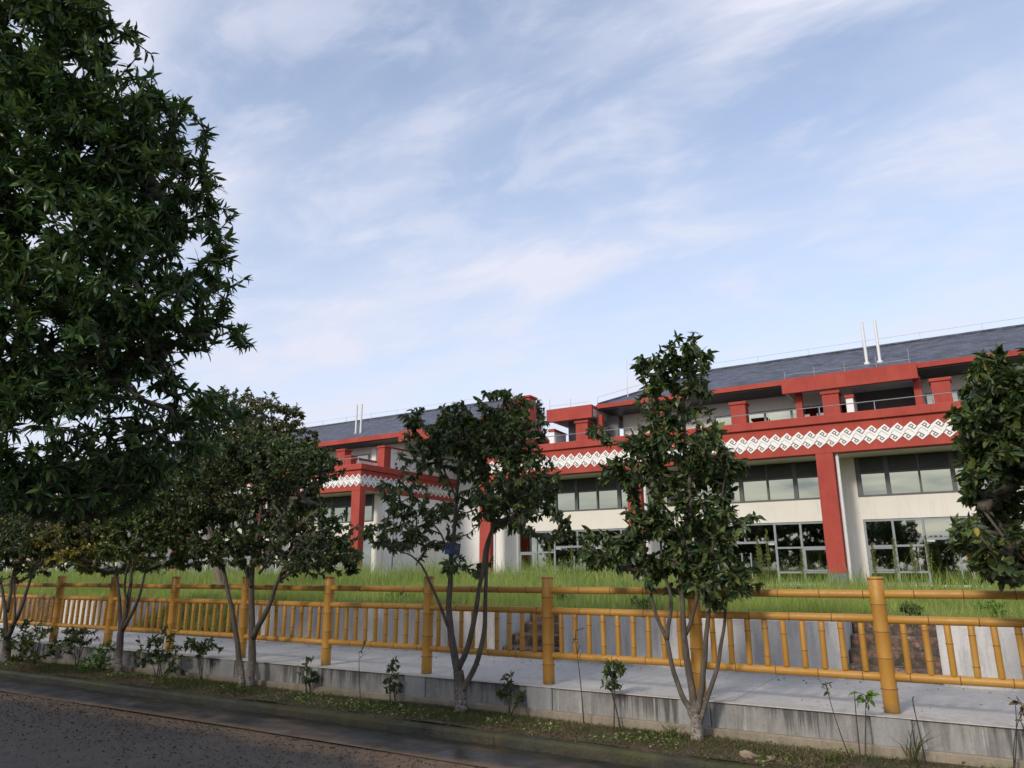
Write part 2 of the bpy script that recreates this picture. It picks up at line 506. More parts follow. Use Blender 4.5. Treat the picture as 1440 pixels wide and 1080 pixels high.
def bamboo_mat():
    m, t, p = new_mat('bamboo_paint'); P = objco(t)
    n = noise(t, P, 1.6, 5, 0.6)
    col = mix(t, ramp(t, n, [(0.3, 0.0), (0.7, 1.0)]), (0.40, 0.195, 0.030), (0.47, 0.255, 0.046))
    n2 = noise(t, P, 18, 5, 0.7)
    col = mix(t, ramp(t, n2, [(0.55, 0.0), (0.8, 0.5)]), col, (0.27, 0.10, 0.03))
    sp = t.nodes.new('ShaderNodeSeparateXYZ'); L(t, P, sp.inputs[0])
    g = math_node(t, 'ADD', sp.outputs[2], math_node(t, 'MULTIPLY', noise(t, P, 14, 4, 0.7), 0.14))
    col = mix(t, ramp(t, g, [(0.06, 0.55), (0.16, 0.0)]), col, (0.13, 0.09, 0.05))
    n3 = noise(t, mapping(t, P, (6, 6, 1.2)), 2.0, 5, 0.7)
    col = mix(t, ramp(t, n3, [(0.50, 0.0), (0.75, 0.45)]), col, (0.44, 0.26, 0.08))
    L(t, col, p.inputs['Base Color'])
    L(t, ramp(t, n2, [(0.3, 0.40), (0.7, 0.65)]), p.inputs['Roughness'])
    return m


M['bamboo'] = bamboo_mat()
M['bamboo_node'] = paint_mat('bamboo_node', (0.14, 0.06, 0.02), (0.2, 0.08, 0.025), 6, 0.7)


def leaf_mat(name, cols, trans=0.22, rough=0.42, tcol=None):
    m, t, p = new_mat(name)
    g = t.nodes.new('ShaderNodeNewGeometry')
    r = g.outputs['Random Per Island']
    st = [(i / max(1, len(cols) - 1), c) for i, c in enumerate(cols)]
    col = ramp(t, r, st)
    n = noise(t, g.outputs['Position'], 1.2, 3)
    col = mix(t, 1.0, col, ramp(t, n, [(0.3, 0.65), (0.7, 1.25)]), 'MULTIPLY')
    L(t, col, p.inputs['Base Color'])
    p.inputs['Roughness'].default_value = rough
    p.inputs['Specular IOR Level'].default_value = 0.35
    tr = t.nodes.new('ShaderNodeBsdfTranslucent')
    L(t, mix(t, 0.5, col, tcol or (0.14, 0.20, 0.02)), tr.inputs['Color'])
    ms = t.nodes.new('ShaderNodeMixShader'); ms.inputs[0].default_value = trans
    L(t, p.outputs[0], ms.inputs[1]); L(t, tr.outputs[0], ms.inputs[2])
    L(t, ms.outputs[0], t.nodes['Material Output'].inputs[0])
    return m


M['leaf_big'] = leaf_mat('leaf_big', [(0.028, 0.060, 0.030), (0.040, 0.085, 0.036), (0.052, 0.11, 0.038), (0.085, 0.15, 0.045), (0.13, 0.19, 0.05)], 0.25, 0.38)
M['leaf_row'] = leaf_mat('leaf_row', [(0.028, 0.050, 0.024), (0.040, 0.070, 0.028), (0.055, 0.095, 0.030), (0.10, 0.14, 0.038), (0.15, 0.17, 0.05)], 0.22, 0.36)
M['leaf_yel'] = leaf_mat('leaf_yellowing', [(0.036, 0.07, 0.024), (0.06, 0.105, 0.03), (0.11, 0.16, 0.04), (0.20, 0.22, 0.05)], 0.28)
M['leaf_brown'] = leaf_mat('leaf_olive', [(0.05, 0.055, 0.016), (0.075, 0.08, 0.022), (0.10, 0.09, 0.025), (0.06, 0.08, 0.02)], 0.2)
M['leaf_gold'] = leaf_mat('leaf_gold', [(0.34, 0.26, 0.04), (0.46, 0.33, 0.05), (0.24, 0.24, 0.05)], 0.3)
M['leaf_fern'] = leaf_mat('leaf_fern', [(0.10, 0.21, 0.03), (0.14, 0.28, 0.05)], 0.3)
M['leaf_far'] = leaf_mat('leaf_far', [(0.035, 0.055, 0.03), (0.05, 0.075, 0.035)], 0.1)
def patchy(m, sc_, lo, hi):
    t = m.node_tree
    for n in t.nodes:
        if n.type == 'TEX_NOISE': n.inputs['Scale'].default_value = sc_; n.inputs['Detail'].default_value = 5
    for n in t.nodes:
        if n.type == 'VALTORGB' and len(n.color_ramp.elements) == 2: n.color_ramp.elements[0].color = (lo, lo, lo * 0.9, 1); n.color_ramp.elements[1].color = (hi * 1.12, hi, hi * 1.1, 1)
M['grass'] = leaf_mat('grass_blades', [(0.13, 0.22, 0.03), (0.20, 0.32, 0.045), (0.28, 0.38, 0.07), (0.42, 0.42, 0.17)], 0.42, 0.55, (0.42, 0.52, 0.09))
M['weed'] = leaf_mat('weed_blades', [(0.035, 0.06, 0.014), (0.05, 0.085, 0.018), (0.075, 0.11, 0.022), (0.13, 0.10, 0.04)], 0.25, 0.5)
M['straw'] = leaf_mat('dry_straw', [(0.16, 0.11, 0.06), (0.24, 0.17, 0.09), (0.30, 0.23, 0.14), (0.09, 0.06, 0.035)], 0.1, 0.8, (0.2, 0.14, 0.06))
M['litter'] = leaf_mat('dead_leaves', [(0.06, 0.042, 0.026), (0.11, 0.080, 0.048), (0.20, 0.15, 0.09), (0.04, 0.03, 0.022)], 0.05, 0.8, (0.1, 0.06, 0.02))


def bark_mat(name, c1, c2, pale=0.0):
    m, t, p = new_mat(name); P = objco(t)
    n = noise(t, mapping(t, P, (1, 1, 0.35)), 16, 6, 0.7)
    col = mix(t, ramp(t, n, [(0.3, 0.0), (0.7, 1.0)]), c1, c2)
    sp = t.nodes.new('ShaderNodeSeparateXYZ'); L(t, P, sp.inputs[0])
    if pale > 0:   # old limewash left on the foot of the trunk
        h = math_node(t, 'ADD', sp.outputs[2], math_node(t, 'MULTIPLY', noise(t, P, 7, 4), 0.5))
        f = ramp(t, math_node(t, 'ADD', h, 0.4), [(0.35, 1.0), (0.75, 0.0)])
        spk = ramp(t, noise(t, P, 40, 4, 0.7), [(0.42, 0.0), (0.55, 1.0)])
        col = mix(t, math_node(t, 'MULTIPLY', math_node(t, 'MULTIPLY', f, spk), pale), col, (0.40, 0.36, 0.31))
    L(t, col, p.inputs['Base Color']); p.inputs['Roughness'].default_value = 0.9
    bump(t, p, n, 0.5, 0.01)
    return m


M['bark'] = bark_mat('bark', (0.045, 0.038, 0.030), (0.125, 0.105, 0.082), 0.9)
M['bark_dark'] = bark_mat('bark_dark', (0.03, 0.026, 0.022), (0.085, 0.07, 0.055))
M['bark_pale'] = bark_mat('bark_pale', (0.10, 0.075, 0.055), (0.20, 0.155, 0.12))

patchy(M['grass'], 0.55, 0.36, 1.45); patchy(M['weed'], 1.6, 0.45, 1.4)

# ------------------------------------------------------------------ the setting
def structure(o): o['kind'] = 'structure'; return o


b = MB(); b.poly([(-3000, -3000, -0.75), (3000, -3000, -0.75), (3000, 3000, -0.75), (-3000, 3000, -0.75)])
structure(b.build('ground', M['ground']))

# road: a gently uneven sheet
def sheet(name, x0, x1, y0, y1, z, nx, ny, amp, mat, zfun=None, fr=1.0):
    xs = np.linspace(x0, x1, nx); ys = np.linspace(y0, y1, ny)
    X, Y = np.meshgrid(xs, ys)
    Z = np.full_like(X, z)
    for k in range(6):
        a = rng.uniform(0, 6.28); fq = fr * rng.uniform(0.6, 4.0)
        Z += amp / (1 + fq * 0.4) * np.sin(fq * (X * math.cos(a) + Y * math.sin(a)) + rng.uniform(0, 6.28))
    if zfun is not None: Z = Z + zfun(X, Y)
    V = np.stack([X, Y, Z], -1).reshape(-1, 3)
    i = np.arange(nx * ny).reshape(ny, nx)
    F = np.stack([i[:-1, :-1], i[:-1, 1:], i[1:, 1:], i[1:, :-1]], -1).reshape(-1, 4)
    return mesh_np(name, V, F, np.full(len(F), 4), mat, None, None, True)


structure(sheet('road', -90, 30, 1.2, 5.63, -0.437, 240, 50, 0.004, M['road']))
structure(sheet('planting_strip', -70, 16, 6.33, 7.07, -0.31, 700, 14, 0.010, M['soil'],
                lambda X, Y: 0.03 * np.sin((Y - 6.33) / 0.74 * 3.1) , 2.0))
structure(sheet('near_verge', -90, 30, -30, 1.2, -0.43, 60, 20, 0.03, M['field']))

# kerb stones: a battered kerb in lengths, joints between
kb = MB()
x = -70.0
while x < 14:
    l = 2.0
    dz = random.uniform(-0.003, 0.003); dy = random.uniform(-0.003, 0.003)
    kb.add([(x + 0.001, 6.225 + dy, -0.56), (x + l - 0.001, 6.225 + dy, -0.56), (x + l - 0.001, 6.24 + dy, -0.345 + dz), (x + 0.001, 6.24 + dy, -0.345 + dz),
            (x + 0.001, 6.26 + dy, -0.318 + dz), (x + l - 0.001, 6.26 + dy, -0.318 + dz), (x + 0.001, 6.36 + dy, -0.312 + dz), (x + l - 0.001, 6.36 + dy, -0.312 + dz),
            (x + 0.001, 6.36 + dy, -0.56), (x + l - 0.001, 6.36 + dy, -0.56)],
           [(0, 1, 2, 3), (3, 2, 5, 4), (4, 5, 7, 6), (6, 7, 9, 8), (0, 3, 4, 6, 8), (1, 9, 7, 5, 2)])
    x += l
structure(kb.build('kerb', M['kerb']))
structure(sheet('gutter', -90, 30, 5.60, 6.27, -0.425, 500, 14, 0.0025, M['gutter'], lambda X, Y: 0.02 * (Y - 5.6), 1.0))

# walkway slab
b = MB()
x = -70.0
while x < 14:
    b.box(x + 0.003, x + 4.0 - 0.003, 7.14, 9.25, -0.4, 0.0); x += 4.0
structure(b.build('walkway', M['walk']))

# low wall carrying the walkway edge: stained panels between pale piers under the posts
POST_X0, POST_DX, POST_Y = -0.70, 1.635, 7.28
t = empty('low_concrete_wall', (-3, 7.1, -0.31), 'low stained grey concrete wall edging the raised walkway under the bamboo fence', 'wall')
pan, pil = MB(), MB()
for i in range(-4, 38):
    xp = POST_X0 - POST_DX * i
    pil.bbox(xp - 0.15, xp + 0.15, 7.055, 7.135, -0.30, -0.004, 0.008)
    pan.bbox(xp + 0.154, xp + POST_DX - 0.154, 7.068, 7.135, -0.30, -0.004, 0.006)
pan.build('wall_panel', M['lowwall'], t)
pil.build('pier', M['pilaster'], t)
b = MB(); b.bbox(-70, 14, 7.02, 7.13, -0.42, -0.215, 0.012); b.build('footing', M['footing'], t)
# lip of the walkway over the wall
b = MB(); b.bbox(-70, 14, 7.045, 7.139, -0.003, 0.006, 0.004); b.build('coping', M['walk'], t)

# retaining wall behind the walkway, in lengths between brick steps
GAPS = [(-1.30, -0.37), (-5.82, -4.84), (-14.7, -11.4), (-19.3, -17.2)]
segs = []
xe = 14.0
for (a, c) in GAPS:
    segs.append((c, xe)); xe = a
segs.append((-70.0, xe))
WL = ['grey concrete retaining wall at the right end, beside the nearest brick steps',
      'grey concrete retaining wall between the two nearest flights of brick steps',
      'grey concrete retaining wall from the middle brick steps to the overgrown grassy gap',
      'short grey retaining wall left of the overgrown grassy gap',
      'grey retaining wall farthest along the walkway at the left']
for k, (a, c) in enumerate(segs):
    b = MB(); b.bbox(a, c, 9.2, 9.42, -0.3, 0.60, 0.012)
    # return walls into the step recess
    if k < len(GAPS): b.bbox(a, a + 0.14, 9.425, 10.5, -0.3, 0.59, 0.01)
    if k > 0: b.bbox(c - 0.14, c, 9.425, 10.5, -0.3, 0.59, 0.01)
    b.bbox(a, c, 9.12, 9.197, -0.2, 0.085, 0.01)
    tag(b.build('retaining_wall', M['retwall']), WL[k], 'wall', 'retaining walls along the walkway')
SL = ['worn red brick steps nearest the right end, behind the nearest bamboo post',
      'worn red brick steps behind the post just right of the blue sign tree',
      'grass covered steps in the wide gap of the retaining wall',
      'red brick steps at the far left of the walkway']
for k, (a, c) in enumerate(GAPS):
    b = MB()
    for s in range(4):
        b.bbox(a + 0.004, c - 0.004, 9.30 + 0.27 * s, 9.30 + 0.27 * (s + 1) + (0.2 if s == 3 else 0), -0.1, 0.14 * (s + 1) + random.uniform(-0.01, 0.01), 0.015)
    tag(b.build('brick_steps', M['brick'] if k != 2 else M['soil']), SL[k], 'steps', 'flights of steps up to the lawn')


def field_z(X, Y):
    d = np.clip((Y - 9.6) / 3.0, 0, 1); e = np.clip((Y - 16) / 14.0, 0, 1)
    return 0.05 * d - 0.22 * e * e * (3 - 2 * e)


structure(sheet('lawn_ground', -130, 30, 10.45, 60, 0.54, 120, 60, 0.015, M['field'], field_z, 0.4))
b = MB()
for (a, c) in segs: b.box(a + 0.141, c - 0.141, 9.422, 10.46, 0.2, 0.55)
structure(b.build('lawn_edge', M['field']))

# ------------------------------------------------------------------ bamboo fence
fence = empty('bamboo_fence', (POST_X0 - 6 * POST_DX, POST_Y, 0), 'yellow ochre imitation bamboo fence with three rails and short upright bars along the walkway', 'fence')


def bamboo(p0, axis, length, r, nodes, seg=14):
    prof = [(0.0, r * 0.9), (0.006, r)]; mats = [0, 0]
    for nd in nodes:
        if nd < 0.03 or nd > length - 0.02: continue
        prof += [(nd - 0.020, r * 0.985), (nd - 0.004, r * 1.075), (nd, r * 1.085), (nd + 0.003, r * 1.0), (nd + 0.008, r * 1.01), (nd + 0.022, r)]
        mats += [0, 0, 1, 1, 0, 0]
    prof += [(length - 0.006, r), (length, r * 0.9)]
    mats += [0, 0]
    b = MB(); b.rings(p0, axis, prof, seg, mats[1:])
    return b


NB = 11
for i in range(-1, NB):
    xp = POST_X0 - POST_DX * i
    hgt = 1.104 + random.uniform(-0.006, 0.006)
    tilt = Vector((random.uniform(-0.006, 0.006), random.uniform(-0.006, 0.006), 1))
    nd = [0.20 + random.uniform(-.02, .02), 0.42 + random.uniform(-.02, .02), 0.66 + random.uniform(-.02, .02), 0.89 + random.uniform(-.02, .02)]
    p = bamboo((xp, POST_Y, 0.0), tilt, hgt, 0.063, nd, 20)
    p.rings(tuple(Vector((xp, POST_Y, 0)) + tilt * (hgt - 0.02)), tilt, [(0, 0.066), (0.016, 0.068), (0.024, 0.058)], 20)
    p.build('post', [M['bamboo'], M['bamboo_node']], fence, True)
    if i == NB - 1: continue
    for z, r in ((0.957, 0.036), (0.745, 0.036), (0.285, 0.036)):
        x0 = xp - POST_DX + 0.055; ln = POST_DX - 0.11
        off = random.uniform(0.1, 0.4)
        bamboo((x0, POST_Y + random.uniform(-.004, .004), z + random.uniform(-.004, .004)), (1, 0, random.uniform(-.004, .004)), ln, r,
               [off + 0.36 * k for k in range(5)], 14).build('rail', [M['bamboo'], M['bamboo_node']], fence, True)
    if True:
        for k in range(9):
            xb = xp - POST_DX * (k + 1) / 10.0
            o = random.uniform(0.08, 0.16) if k % 2 else random.uniform(0.24, 0.32)
            q = bamboo((xb, POST_Y, 0.318), (random.uniform(-.012, .012), random.uniform(-.01, .01), 1), 0.396, 0.0265, [o, o + 0.24 if o < .17 else 0.0], 12)
            q.build('bar', [M['bamboo'], M['bamboo_node']], fence, True)

# ------------------------------------------------------------------ buildings
FY = 36.0          # front plane of columns and frieze
WY = 38.3          # recessed shop front
BZ, CZ = 6.38, 8.15
P_ = 9.4 / 18      # period of the frieze motif


def motif_run(mb, u0, u1, zc, place, p=P_):
    """hooked zigzag band: white plates and dark grooves; place(u, v, d) -> xyz, d = how far proud"""
    n = int(round((u1 - u0) / p)); p = (u1 - u0) / n
    a = p / 0.522
    def P3(u, v, d): return place(u, zc + v, d)
    for i in range(n):
        c = u0 + (i + 0.5) * p
        # one white plate per period: peak right of centre on top, trough left of centre below (half turn symmetric)
        tp, ttr = (c + 0.085 * a, 0.42 * a), (c + 0.303 * a, 0.188 * a)
        tl = (c + 0.303 * a - p, 0.188 * a)
        bp, bl = (c - 0.085 * a, -0.42 * a), (c - 0.303 * a, -0.188 * a)
        br = (c - 0.303 * a + p, -0.188 * a)
        pts = [tl, bl, bp, br, ttr, tp]
        fr = [P3(u, v, 0.03) for u, v in pts]; bk = [P3(u, v, 0.0) for u, v in pts]
        k = len(pts)
        mb.add(fr + bk, [tuple(range(k))] + [(j, k + j, k + (j + 1) % k, (j + 1) % k) for j in range(k)], 0)

        def line(q, w, mi=1, d=0.040):
            for (x0, y0), (x1, y1) in zip(q[:-1], q[1:]):
                dx, dy = x1 - x0, y1 - y0; l = math.hypot(dx, dy); nx, ny = -dy / l * w / 2, dx / l * w / 2
                ex, ey = dx / l * w / 2, dy / l * w / 2
                A = [(x0 + nx - ex, y0 + ny - ey), (x0 - nx - ex, y0 - ny - ey), (x1 - nx + ex, y1 - ny + ey), (x1 + nx + ex, y1 + ny + ey)]
                mb.add([P3(u, v, d) for u, v in A], [(0, 1, 2, 3)], mi)
                d += 0.0008
        s = a
        # upper hook: starts in the valley right of the peak, curls round inside it
        sp = [(0.285, 0.172), (0.188, 0.070), (-0.010, 0.225), (0.090, 0.305), (0.158, 0.228), (0.105, 0.178)]
        line([(c + u * s, v * s) for u, v in sp], 0.036 * s)
        line([(c - u * s, -v * s) for u, v in sp], 0.036 * s)
        # thin middle seams
        line([(c - 0.215 * s, -0.02 * s), (c - 0.065 * s, 0.125 * s)], 0.012 * s, 1, 0.038)
        line([(c - 0.065 * s, 0.125 * s), (c + 0.175 * s, -0.085 * s)], 0.012 * s, 1, 0.0395)


def window_up(parent, xc):
    """upper ribbon window: dark head panel, six panes"""
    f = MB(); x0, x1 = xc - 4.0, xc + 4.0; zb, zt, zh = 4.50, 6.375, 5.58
    y0, y1 = WY + 0.03, WY + 0.16
    f.box(x0, x1, y0, y1, zb + 0.001, zb + 0.09); f.box(x0, x1, y0 + 0.01, y1, zh, zh + 0.07)
    n = 6
    for k in range(n + 1):
        x = x0 + (x1 - x0) * k / n; w = 0.10 if k in (0, 1, 3, 5, n) else 0.045
        f.box(x - w, x + w, y0 - 0.012, y1 + 0.01, zb + 0.002, zt - 0.002) if 0 < k < n else f.box(x if k == 0 else x - 0.22, x + 0.22 if k == 0 else x, y0 - 0.012, y1 + 0.01, zb + 0.002, zt - 0.002)
    fr = f.build('upper_window', M['frame_dark'], parent)
    h = MB(); h.box(x0 + 0.01, x1 - 0.01, y0 + 0.02, y1 - 0.02, zh + 0.07, zt - 0.003); h.build('head_reflection', M['dark_trim_refl'], fr)  # dark strip added in place of the beam's dark reflection in the glass
    g = MB(); g.box(x0 + 0.01, x1 - 0.01, y1 - 0.05, y1 - 0.03, zb + 0.09, zh)
    g.build('glass', M['glass_up'], fr)


def shop_window(parent, xc, side):
    """two columns of panes beside the door"""
    f = MB(); y0, y1 = WY + 0.04, WY + 0.14
    xa, xb = (xc - 3.92, xc - 1.44) if side < 0 else (xc + 1.44, xc + 3.92)
    xm = xc + side * 2.70; zt = 3.44
    for x in (xa + 0.04, xm, xb - 0.04):
        f.box(x - 0.05, x + 0.05, y0 - 0.012, y1 + 0.01, 0.50, zt)
    for z in (0.55, 1.05, 2.22, zt - 0.05): f.box(xa + 0.04, xb - 0.04, y0, y1, z - 0.045, z + 0.045)
    # opening light: a second frame inside the outer lower pane
    xo0, xo1 = (xa + 0.09, xm - 0.05) if side < 0 else (xm + 0.05, xb - 0.09)
    for (p0, p1, q0, q1) in ((xo0, xo0 + 0.08, 1.095, 2.17), (xo1 - 0.08, xo1, 1.095, 2.17), (xo0 + 0.08, xo1 - 0.08, 1.095, 1.175), (xo0 + 0.08, xo1 - 0.08, 2.09, 2.17)):
        f.box(p0, p1, y0 - 0.03, y1 - 0.03, q0, q1)
    fr = f.build('shop_window', M['frame'], parent)
    g = MB(); g.box(xa + 0.05, xb - 0.05, y1 - 0.05, y1 - 0.03, 0.5, zt - 0.05); g.build('glass', M['glass'], fr)


def shop_door(parent, xc):
    y0, y1 = WY + 0.05, WY + 0.13
    f = MB()
    f.box(xc - 1.43, xc + 1.43, y0, y1, 2.45, 2.56); f.box(xc - 1.43, xc + 1.43, y0, y1, 3.36, 3.44)
    f.box(xc - 0.05, xc + 0.05, y0 - 0.01, y1, 2.56, 3.36)
    fr = f.build('shop_door', M['frame'], parent)
    g = MB()
    g.box(xc - 1.42, xc + 1.42, y1 - 0.05, y1 - 0.03, 2.56, 3.36)
    g.box(xc - 1.42, xc - 0.006, y1 - 0.06, y1 - 0.04, 0.45, 2.45); g.box(xc + 0.006, xc + 1.42, y1 - 0.06, y1 - 0.04, 0.45, 2.45)
    g.build('glass', M['glass'], fr)
    h = MB()
    for s in (-1, 1):
        x = xc + s * 0.22
        h.tube([(x, y0 - 0.05, 0.75), (x, y0 - 0.05, 2.0)], 0.035, 8); h.tube([(x, y0 - 0.05, 1.0), (x, y0 + 0.05, 1.0)], 0.02, 6); h.tube([(x, y0 - 0.05, 1.8), (x, y0 + 0.05, 1.8)], 0.02, 6)
        h.box(xc + s * 1.40, xc + s * 1.10, y0 - 0.02, y0 + 0.03, 2.37, 2.449)
    h.build('handle', M['steel'], fr)


def lower_floors(root, xl, xr, cols, wins, ret=None):
    """arcade, shop fronts, frieze; ret = (x, y_end) builds a return of the frieze along +x side"""
    W = MB()
    ed = sorted(wins); zA = 0.2
    edges = [xl]
    for c in ed: edges += [c - 4.0, c + 4.0]
    edges.append(xr)
    for k in range(0, len(edges), 2):
        if edges[k + 1] > edges[k] + 0.02: W.box(edges[k], edges[k + 1], WY, WY + 0.25, zA, BZ - 0.002)
    for c in ed:
        W.box(c - 3.999, c + 3.999, WY, WY + 0.25, 3.45, 4.49)
        W.box(c - 3.999, c - 3.925, WY, WY + 0.25, zA, 3.449); W.box(c + 3.925, c + 3.999, WY, WY + 0.25, zA, 3.449)
        W.box(c - 3.92, c + 3.92, WY, WY + 0.25, zA, 0.5)
    wall = W.build('wall', M['cream'], root)
    # dark rooms behind the glass
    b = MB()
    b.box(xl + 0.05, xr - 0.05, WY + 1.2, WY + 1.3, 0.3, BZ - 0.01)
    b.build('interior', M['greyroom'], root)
    for c in ed:
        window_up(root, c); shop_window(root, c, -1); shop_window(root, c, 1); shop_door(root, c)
    for c in cols:
        b = MB(); b.bbox(c - 0.38, c + 0.38, FY + 0.002, FY + 0.56, 1.02, BZ - 0.001, 0.015); co = b.build('column', M['red'], root)
        b = MB(); b.bbox(c - 0.40, c + 0.40, FY - 0.02, FY + 0.58, 0.2, 1.02, 0.012); b.build('plinth', M['greybrick'], co)
        if ret and c == max(cols): continue
        b = MB(); b.tube([(c + 0.50, FY + 0.30, 0.3), (c + 0.50, FY + 0.30, BZ - 0.003)], 0.075, 10); b.build('downpipe', M['plastic'], root)
    # soffit and terrace deck
    b = MB(); b.box(xl + 0.01, xr - 0.01, FY + 0.571, WY + 0.3, BZ, BZ + 0.15); b.build('soffit', M['cream'], root)
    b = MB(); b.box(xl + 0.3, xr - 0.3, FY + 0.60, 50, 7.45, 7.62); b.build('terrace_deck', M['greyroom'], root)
    # frieze beam with cornice
    b = MB(); b.bbox(xl, xr, FY, FY + 0.57, BZ + 0.001, CZ - 0.40, 0.012); fr = b.build('frieze', M['red'], root)
    b = MB(); b.bbox(xl - 0.02, xr + 0.14, FY - 0.14, FY + 0.62, CZ - 0.398, CZ, 0.025); co = b.build('cornice', M['red'], root)
    m = MB(); n = round((xr - xl) / P_) ; motif_run(m, xl + 0.02, xl + 0.02 + n * P_ if xl + 0.02 + n * P_ < xr else xr - 0.01, 7.06, lambda u, v, d: (u, FY - d, v))
    m.build('frieze_pattern', [M['motif'], M['motif_line']], fr)
    # thin guard rail on the cornice
    h = MB(); h.tube([(xl + 0.3, FY + 0.25, 8.62), (xr - 0.3, FY + 0.25, 8.62)], 0.022, 6)
    x = xl + 0.3
    while x < xr: h.tube([(x, FY + 0.25, CZ - 0.02), (x, FY + 0.25, 8.62)], 0.018, 5); x += 2.35
    h.build('guard_rail', M['steel'], root)
    if ret:
        xs, ye = ret
        b = MB(); b.bbox(xs - 0.5, xs - 0.003, FY + 0.575, ye, BZ + 0.004, CZ - 0.402, 0.012); f2 = b.build('side_frieze', M['red'], root)
        b = MB(); b.bbox(xs - 0.55, xs + 0.138, FY + 0.625, ye, CZ - 0.397, CZ - 0.003, 0.025); b.build('side_cornice', M['red'], root)
        m = MB(); motif_run(m, FY + 0.02, ye - 0.1, 7.06, lambda u, v, d: (xs + d - 0.002, u, v)); m.build('side_frieze_pattern', [M['motif'], M['motif_line']], f2)
        b = MB(); b.box(xs - 0.28, xs - 0.06, WY + 0.26, ye + 1.0, 0.2, BZ + 0.003); b.build('side_wall', M['white'], root)


def pillars(root, xs, y=39.2, top=10.0):
    for x in xs:
        b = MB(); b.bbox(x - 0.40, x + 0.40, y, y + 0.7, 7.6, top - 0.16, 0.012); b.bbox(x - 0.47, x + 0.47, y - 0.07, y + 0.77, top - 0.158, top, 0.02)
        b.build('terrace_pillar', M['red'], root)


def canopy(root, x0, x1, y0=39.0, y1=43.0, z0=10.08, z1=10.88):
    b = MB(); b.bbox(x0, x1, y0, y0 + 0.22, z0, z1, 0.012)
    b.bbox(x0, x1, y0 + 0.225, y1, z1 - 0.17, z1 - 0.01, 0.01)
    c = b.build('canopy', M['red'], root)
    s = MB(); s.box(x0 + 0.05, x1 - 0.05, y0 + 0.224, y1 - 0.02, z1 - 0.33, z1 - 0.174)
    s.box(x1 - 0.17, x1 - 0.02, y0 + 0.224, y1 - 0.02, z0 + 0.12, z1 - 0.334); s.box(x0 + 0.02, x0 + 0.17, y0 + 0.224, y1 - 0.02, z0 + 0.12, z1 - 0.334)
    s.build('canopy_soffit', M['retwall'], c)
    w = MB()
    for x in np.arange(x0 + 0.2, x1, 1.45):
        w.tube([(x, y0 + 0.1, z1 - 0.01), (x, y0 + 0.1, z1 + random.uniform(0.35, 0.8))], 0.012, 4)
    w.tube([(x0 + 0.2, y0 + 0.1, z1 + 0.22), (x1 - 0.2, y0 + 0.1, z1 + 0.20)], 0.01, 4)
    w.build('lightning_wire', M['rod'], c)


def ribbon(root, x0, x1, n, y, z0, z1):
    f = MB()
    f.box(x0, x1, y - 0.03, y + 0.05, z0, z0 + 0.07); f.box(x0, x1, y - 0.03, y + 0.05, z1 - 0.09, z1)
    for k in range(n + 1):
        x = x0 + (x1 - x0) * k / n; f.box(x - 0.06, x + 0.06, y - 0.038, y + 0.045, z0, z1)
    fr = f.build('terrace_window', M['frame'], root)
    g = MB(); g.box(x0, x1, y + 0.0, y + 0.02, z0 + 0.07, z1 - 0.09); g.build('glass', M['glass_up'], fr)


def roof_edge(mb, pts, h=0.26, w=0.12):
    for (p, q) in zip(pts[:-1], pts[1:]):
        p, q = Vector(p), Vector(q); d = (q - p).normalized(); n = Vector((d.y, -d.x, 0)).normalized() * w
        v = [p + n, q + n, q, p]; lo = [x - Vector((0, 0, h)) for x in v]
        mb.add(v + lo, [(0, 1, 2, 3), (7, 6, 5, 4), (0, 4, 5, 1), (1, 5, 6, 2), (2, 6, 7, 3), (3, 7, 4, 0)])


def vent_pipes(root, xs, y, z0, h):
    for x in xs:
        b = MB(); b.tube([(x, y, z0 - 0.1), (x, y, z0 + h)], 0.075, 12); b.tube([(x, y, z0 - 0.12), (x, y, z0 + 0.06)], 0.15, 12)
        b.build('vent_pipe', M['plastic'], root)


def ridge_wire(root, p, q, n):
    w = MB(); p, q = Vector(p), Vector(q)
    for k in range(n + 1):
        a = p.lerp(q, k / n); w.tube([a, a + Vector((0, 0, 0.42))], 0.012, 4)
    w.tube([p + Vector((0, 0, 0.4)), q + Vector((0, 0, 0.4))], 0.010, 4)
    w.build('lightning_wire', M['rod'], root)


# ---- near block
A = empty('shop_building', (-5, 38, 0.5), 'nearest red and white shop building at right, its slate roof hipped at the left end', 'building', 'red and white shop buildings')
A_COLS = [4.45, -4.98, -14.4, -23.72]
lower_floors(A, -24.1, 13.5, A_COLS + [13.1], [0.0, -9.45, -18.9, 9.3])
b = MB(); b.box(-24.05, -23.8, WY + 0.26, 50, 0.2, 7.44); b.box(-24.0, 13.4, 49.8, 50, 0.2, 11); b.build('rear_wall', M['white'], A)
pillars(A, [0.05, -4.83, -9.49, -14.15, -18.85, 4.7])
EZ, EYL = 11.0, 39.8
RZ, RYL = 13.81, 46.0
b = MB()
b.slab([(-18.0, EYL, EZ), (14.5, EYL, EZ), (14.5, RYL, RZ), (-12.64, RYL, RZ)], 0.16)
b.slab([(-18.0, EYL, EZ), (-12.64, RYL, RZ), (-18.0, 52.2, EZ)], 0.16)
b.slab([(14.5, 52.2, EZ), (-18.0, 52.2, EZ), (-12.64, RYL, RZ), (14.5, RYL, RZ)], 0.16)
rfA = b.build('roof', M['slate'], A)
e = MB(); roof_edge(e, [(-18.0, EYL, EZ - 0.01), (14.5, EYL, EZ - 0.01)]); roof_edge(e, [(-18.0, 52.2, EZ - 0.01), (-18.0, EYL + 0.001, EZ - 0.01)]); e.build('eave_board', M['red'], rfA)
e = MB(); e.tube([(-12.64, RYL, RZ + 0.02), (14.5, RYL, RZ + 0.02)], 0.10, 8); e.tube([(-18.0, EYL, EZ + 0.03), (-12.64, RYL, RZ + 0.02)], 0.07, 8)
e.build('ridge_cap', M['slate'], rfA)
